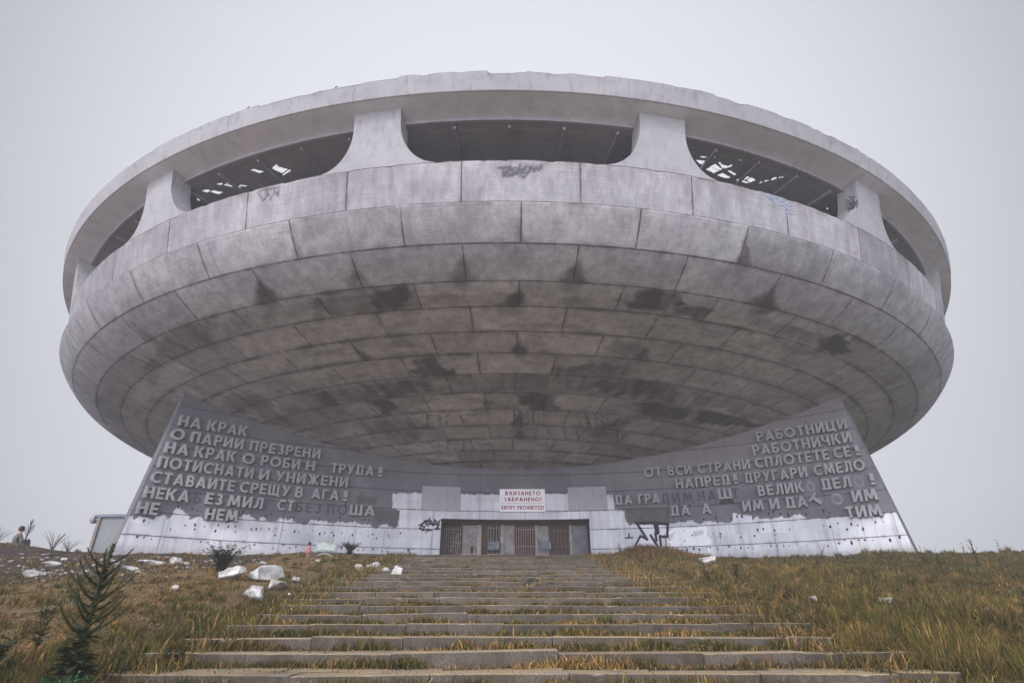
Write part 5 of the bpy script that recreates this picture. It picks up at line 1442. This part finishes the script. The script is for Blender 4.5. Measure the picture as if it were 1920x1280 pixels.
# ---------------------------------------------------------------- grass
def blades(name, x, y, z, h, lean, w, col, mat):
    n = len(x); a = rng.uniform(0, 2 * np.pi, n); b = rng.uniform(0, 2 * np.pi, n)
    dx, dy = np.cos(a) * lean * h, np.sin(a) * lean * h
    wx, wy = np.cos(b) * w, np.sin(b) * w
    P = np.zeros((n, 5, 3))
    hz = h * np.sqrt(np.clip(1 - .75 * np.minimum(lean, 1.1) ** 2, .05, 1))
    P[:, 0] = np.stack([x - wx, y - wy, z], -1); P[:, 1] = np.stack([x + wx, y + wy, z], -1)
    P[:, 2] = np.stack([x + dx * .35 - wx * .8, y + dy * .35 - wy * .8, z + hz * .6], -1); P[:, 3] = np.stack([x + dx * .35 + wx * .8, y + dy * .35 + wy * .8, z + hz * .6], -1)
    P[:, 4] = np.stack([x + dx, y + dy, z + hz], -1)
    shade = np.clip(.58 + .62 * (.6 * patch(x, y, 1.0, 5.0) + .4 * patch(x, y, 2.6, 1.7)), .5, 1.25)   # darker and paler stands of grass
    col = col * shade[:, None] * np.array([1.0, .97, .86])
    base = (np.arange(n) * 5)[:, None]
    me = mesh_np(name, P.reshape(-1, 3), [base + np.array([[0, 1, 3, 2]]), base + np.array([[2, 3, 4]])])
    k = np.array([.55, .55, .9, .9, 1.1])
    attr(me, 'tint', (col[:, None, :] * np.broadcast_to(np.array([.8, .8, 1, 1, 1.1])[None, :, None], (n, 5, 1))).reshape(-1, 3))
    return tag(obj(name, me, mat), kind='stuff')

def sample(n, x0, x1, y0, y1):
    """density falls off with distance so the cover looks even from the steps"""
    d = y0 * (y1 / y0) ** rng.random(n * 3); t = rng.uniform(-1.08, 1.08, n * 3); x = t * d * 1.02 + rng.normal(0, .6, n * 3)
    k = (x > x0) & (x < x1) & (np.hypot(x, d) > 2.2)
    return x[k][:n], d[k][:n]

PAL = np.array([[.46, .28, .115], [.32, .19, .075], [.21, .13, .052], [.185, .165, .036], [.105, .115, .020], [.046, .054, .012], [.105, .066, .030]])
def palette(p):
    p = np.asarray(p, float); p = p / p.sum(1, keepdims=True); c = p.cumsum(1); r = rng.random(len(p))[:, None]
    i = (r > c).sum(1).clip(0, len(PAL) - 1); return PAL[i] * rng.uniform(.65, 1.3, (len(p), 1))

def patch(x, y, f, s_): return np.clip(.5 + .5 * (np.sin(f * x + 1.3 * np.sin(f * .7 * y) + s_) * np.sin(f * .9 * y + 1.1 * np.sin(f * .6 * x) + 2 * s_)) + rng.normal(0, .15, len(x)), 0, 1)

def clumps(n, x0, x1, y0, y1, per, hr, spread, pals, wts, edge=None):
    """grass grown in tufts: each tuft has its own height, colour mix and lean"""
    cx, cy = sample(n, x0, x1, y0, y1); n = len(cx)
    m_ = np.maximum(6, (per * rng.uniform(.4, 1.4, n))).astype(int); idx = np.repeat(np.arange(n), m_); N = len(idx)
    hh = rng.uniform(*hr, n) ** 1.0 * rng.uniform(.6, 1.3, n); sp = spread * rng.uniform(.5, 1.6, n)
    r = np.abs(rng.normal(0, 1, N)); a = rng.uniform(0, 2 * np.pi, N)
    x = cx[idx] + np.cos(a) * r * sp[idx]; y = cy[idx] + np.sin(a) * r * sp[idx]
    h = hh[idx] * rng.uniform(.45, 1.15, N) * np.exp(-(r / 2.2) ** 2) + .02
    kind = np.array([rng.choice(len(pals), p=w / w.sum()) for w in wts(cx, cy)])
    col = palette(np.array(pals, float)[kind][idx]) * rng.uniform(.75, 1.2, n)[idx][:, None]
    return x, y, h, np.clip(rng.uniform(.1, .5, n)[idx] + rng.normal(0, .2, N) + r * .12, .02, 1.1), col

P_STRAW = [1.2, 1.2, .6, .2, .08, .05, .3]; P_MIX = [.3, .5, .6, .7, .5, .3, .5]; P_GREEN = [.05, .1, .25, .6, 1.1, .8, .3]; P_DARK = [0, .05, .2, .4, .7, 1.2, .8]; P_DEAD = [.1, .3, .8, .3, .1, .2, 1.2]
SETS = [P_STRAW, P_MIX, P_GREEN, P_DARK, P_DEAD]
behind = lambda x, y: (y > wall_pt(x * 0, 0)[..., 1] + AXY - .0) & (np.abs(x) < 15)
wid = lambda x, y, k, lo=.0018, hi=.011: np.clip(k * np.hypot(x, y) ** .85, lo, hi)
bare = lambda x, y: sstep(.56, .70, patch(x, y, .9, 2.2) * .6 + patch(x, y, 2.7, .3) * .4)

# left slope: thin trampled thatch with bare soil between, then scattered tufts
x, y = sample(190000, -30, -4.2, 3.2, 26)
k = (rng.random(len(x)) > .55 * dirtiness(x, y)) & (rng.random(len(x)) > .75 * bare(x, y)) & ~behind(x, y)
x, y = x[k], y[k]; pt = patch(x, y, 1.1, 1.0)
near = sstep(8.5, 6.5, y); edge = np.exp(-((x + 4.9) / .8) ** 2); dry = (1 - near * .8) * (1 - edge * .8)
col = palette(np.stack([1.2 * dry * pt + .1, 1.2 * dry * pt + .1, .7 * dry, .35 + 0 * x, .25 + near + edge, .2 + near + edge, .55 + 0 * x], -1))
blades('dry_grass', x, y, terrain(x, y) - .01, rng.uniform(.02, .07, len(x)) + .05 * near, rng.uniform(.6, 1.1, len(x)), wid(x, y, .0008, .0014), col, M_GRASS)
def wl_(x, y):
    nr = sstep(9.0, 6.5, y); ed = np.exp(-((x + 5.0) / 1.1) ** 2); d = dirtiness(x, y); pt = patch(x, y, .8, 3.0)
    return np.stack([.9 * (1 - nr) * (1 - ed) * pt, .6 + 0 * x, .35 + .8 * ed + .5 * nr + .4 * (1 - pt), .25 + .7 * ed + 1.2 * nr, .5 + .6 * d], -1)
x, y, h, ln, col = clumps(1700, -30, -4.4, 3.2, 26, 60, (.05, .16), .10, SETS, wl_)
k = ~behind(x, y) & (rng.random(len(x)) > .5 * dirtiness(x, y)); x, y, h, ln, col = x[k], y[k], h[k], ln[k], col[k]
h = h * (1 + .5 * np.exp(-((x + 5.0) / .8) ** 2) + .4 * sstep(8.5, 6.5, y))
blades('tufted_grass', x, y, terrain(x, y) - .01, h, ln, wid(x, y, .00075, .0014), col, M_GRASS)
# right slope: uneven meadow of tufts over a short understorey
x, y = sample(120000, 3.6, 32, 3.0, 26); k = x > right_edge(y) + rng.normal(.05, .2, len(x)); x, y = x[k], y[k]
pt = patch(x, y, 1.0, .4); far = sstep(9, 15, x)
col = palette(np.stack([.3 * (1 - far), .6 * (1 - far) + .1, .6 + 0 * x, .6 + 0 * x, .5 + .6 * far * pt, .4 + .7 * far, .7 + 0 * x], -1))
blades('meadow_grass', x, y, terrain(x, y) - .02, rng.uniform(.05, .15, len(x)), rng.uniform(.3, 1.0, len(x)), wid(x, y, .0008, .0014), col, M_GRASS)
def wr_(x, y):
    far = sstep(8, 15, x); nr = sstep(9.0, 6.5, y); pt = patch(x, y, .7, 1.2); p2 = patch(x, y, .45, 4.0)
    return np.stack([.45 * (1 - far * .8) * (1 - nr * .6) * pt, .75 + 0 * x, .5 + .9 * p2 + .6 * far, .4 + .8 * (1 - pt) + .7 * far + .9 * nr, .35 + .3 * (1 - p2)], -1)
x, y, h, ln, col = clumps(5200, 3.8, 32, 3.0, 26, 62, (.10, .32), .10, SETS, wr_)
k = x > right_edge(y) + .05; x, y, h, ln, col = x[k], y[k], h[k], ln[k], col[k]
h *= (.55 + .75 * patch(x, y, .6, 2.5)) * np.clip(1.1 - .012 * y, .6, 1)
blades('meadow_tufts', x, y, terrain(x, y) - .02, h, ln, wid(x, y, .00068, .0014), col, M_GRASS)
# broad leaved ground weeds among the grass
V_ = PB()
wx_, wy_ = sample(520, 3.9, 26, 4.0, 22); lx_, ly_ = sample(260, -22, -4.4, 4.0, 18)
for x0, y0 in list(zip(wx_, wy_)) + list(zip(lx_, ly_)):
    if (x0 > 0 and x0 < right_edge(y0) + .1) or rng.random() < .9 * float(dirtiness(x0, y0)): continue
    z0 = tz(x0, y0); s_ = rng.uniform(.06, .16); c_ = MIDGREEN * rng.uniform(.35, 1.1) if rng.random() < .75 else BROWN * rng.uniform(.8, 1.6)
    for q in range(rng.integers(6, 14)):
        V_.leaf((x0 + rng.normal(0, .03), y0 + rng.normal(0, .03), z0 + rng.uniform(0, .12)), rdir(rng.uniform(.0, .9)), (0, 0, 1), s_ * rng.uniform(.6, 1.2), s_ * rng.uniform(.25, .45), c_ * rng.uniform(.6, 1.3), .4)
tag(obj('ground_weeds', V_.mesh('ground_weeds'), M_LEAF), kind='stuff')
# brown grass mound at the wall foot, right of the doors
n = 9000; x = rng.normal(6.9, 1.3, n).clip(4.5, 10); y = rng.uniform(23.5, 28.5, n)
blades('brown_grass', x, y, terrain(x, y), rng.uniform(.12, .42, n) * np.exp(-((x - 6.5) / 1.9) ** 2) * (.5 + patch(x, y, 2.0, .7)), rng.uniform(.05, .5, n), np.full(n, .014), PAL[rng.choice([1, 2, 6, 2], n)] * rng.uniform(.6, 1.1, (n, 1)), M_GRASS)
# tufts in the corners of the steps and along their ends
X_, Y_, Z_, H_, C_ = [], [], [], [], []
for k in range(-5, 20):
    y0 = 7.345 + .9478 * k; zt_ = -.6315 + .15 * (k - 1)
    for c_ in range(int(rng.integers(26, 42))):
        cx = rng.uniform(-4.5, 4.8); L = rng.uniform(.12, .75) * (1.0 if k < 12 else .6); m_ = int(rng.uniform(70, 230) * (1.0 if k < 9 else .75))
        kind = rng.choice(3, p=[.48, .20, .32]); hh = rng.uniform(.03, .15) * (1.15 if k < 3 else .95)
        xx = cx + rng.normal(0, L * .5, m_); yy = y0 - np.abs(rng.normal(0, .10, m_)) - .015
        X_.append(xx); Y_.append(yy); Z_.append(np.full(m_, zt_ - .02)); H_.append(hh * rng.uniform(.4, 1.3, m_) * np.exp(-((xx - cx) / (L * 1.2 + .05)) ** 2) + .012)
        pal = {0: [.05, .1, .2, .5, 1, 1, .4], 1: [.9, 1, .6, .4, .2, .1, .3], 2: [.3, .4, .5, .6, .6, .5, .8]}[int(kind)]
        C_.append(palette(np.tile(pal, (m_, 1))))
    # a thin fringe all along the riser
    m_ = 700 if k < 13 else 380
    X_.append(rng.uniform(-4.7, 5.0, m_)); Y_.append(y0 - np.abs(rng.normal(0, .10, m_)) - .01); Z_.append(np.full(m_, zt_ - .02)); H_.append(rng.uniform(.02, .065, m_)); C_.append(palette(np.tile([.7, .8, .7, .4, .4, .4, .9], (m_, 1))))
    # flattened straw on the treads
    m_ = 260
    X_.append(rng.uniform(-4.7, 5.0, m_)); Y_.append(y0 + rng.uniform(.05, .9, m_) ** 1.0); Z_.append(np.full(m_, zt_ + .142)); H_.append(rng.uniform(.015, .04, m_)); C_.append(palette(np.tile([1, .9, .7, .3, .3, .3, .5], (m_, 1))))
    for sx_, cx in ((-1, -4.75), (1, float(right_edge(y0)))):
        m_ = 420
        xx = cx + sx_ * rng.uniform(-.75, .5, m_) * 1.0; yy = y0 + rng.uniform(-.5, .45, m_)
        X_.append(xx); Y_.append(yy); Z_.append(np.where(yy > y0, zt_ + .14, zt_) - .02); H_.append(rng.uniform(.05, .26, m_)); C_.append(palette(np.tile([.3, .4, .4, .6, .8, .7, .4], (m_, 1)) if sx_ < 0 else np.tile([.3, .6, .7, .6, .5, .4, .6], (m_, 1))))
x, y, z, h, col = (np.concatenate(a) for a in (X_, Y_, Z_, H_, C_))
blades('step_grass', x, y, z, h, rng.uniform(.15, 1.0, len(x)), np.clip(.0013 * y ** .9, .002, .011), col, M_GRASS)

# ---------------------------------------------------------------- fog
hm = bpy.data.materials.new('fog'); hm.use_nodes = True; ht = hm.node_tree; ht.nodes.clear()
ho = ht.nodes.new('ShaderNodeOutputMaterial'); hv = ht.nodes.new('ShaderNodeVolumePrincipled')
hv.inputs['Color'].default_value = (.93, .925, .97, 1); hv.inputs['Density'].default_value = FOG
ht.links.new(hv.outputs[0], ho.inputs['Volume'])
mb = MB(); hb0, hb1 = (-75, -30, -40), (75, 100, 18.2)
mb.box([(a + b) / 2 for a, b in zip(hb0, hb1)], [b - a for a, b in zip(hb0, hb1)])
if FOG > 0: tag(obj('haze', mb.mesh('haze'), hm), kind='stuff')
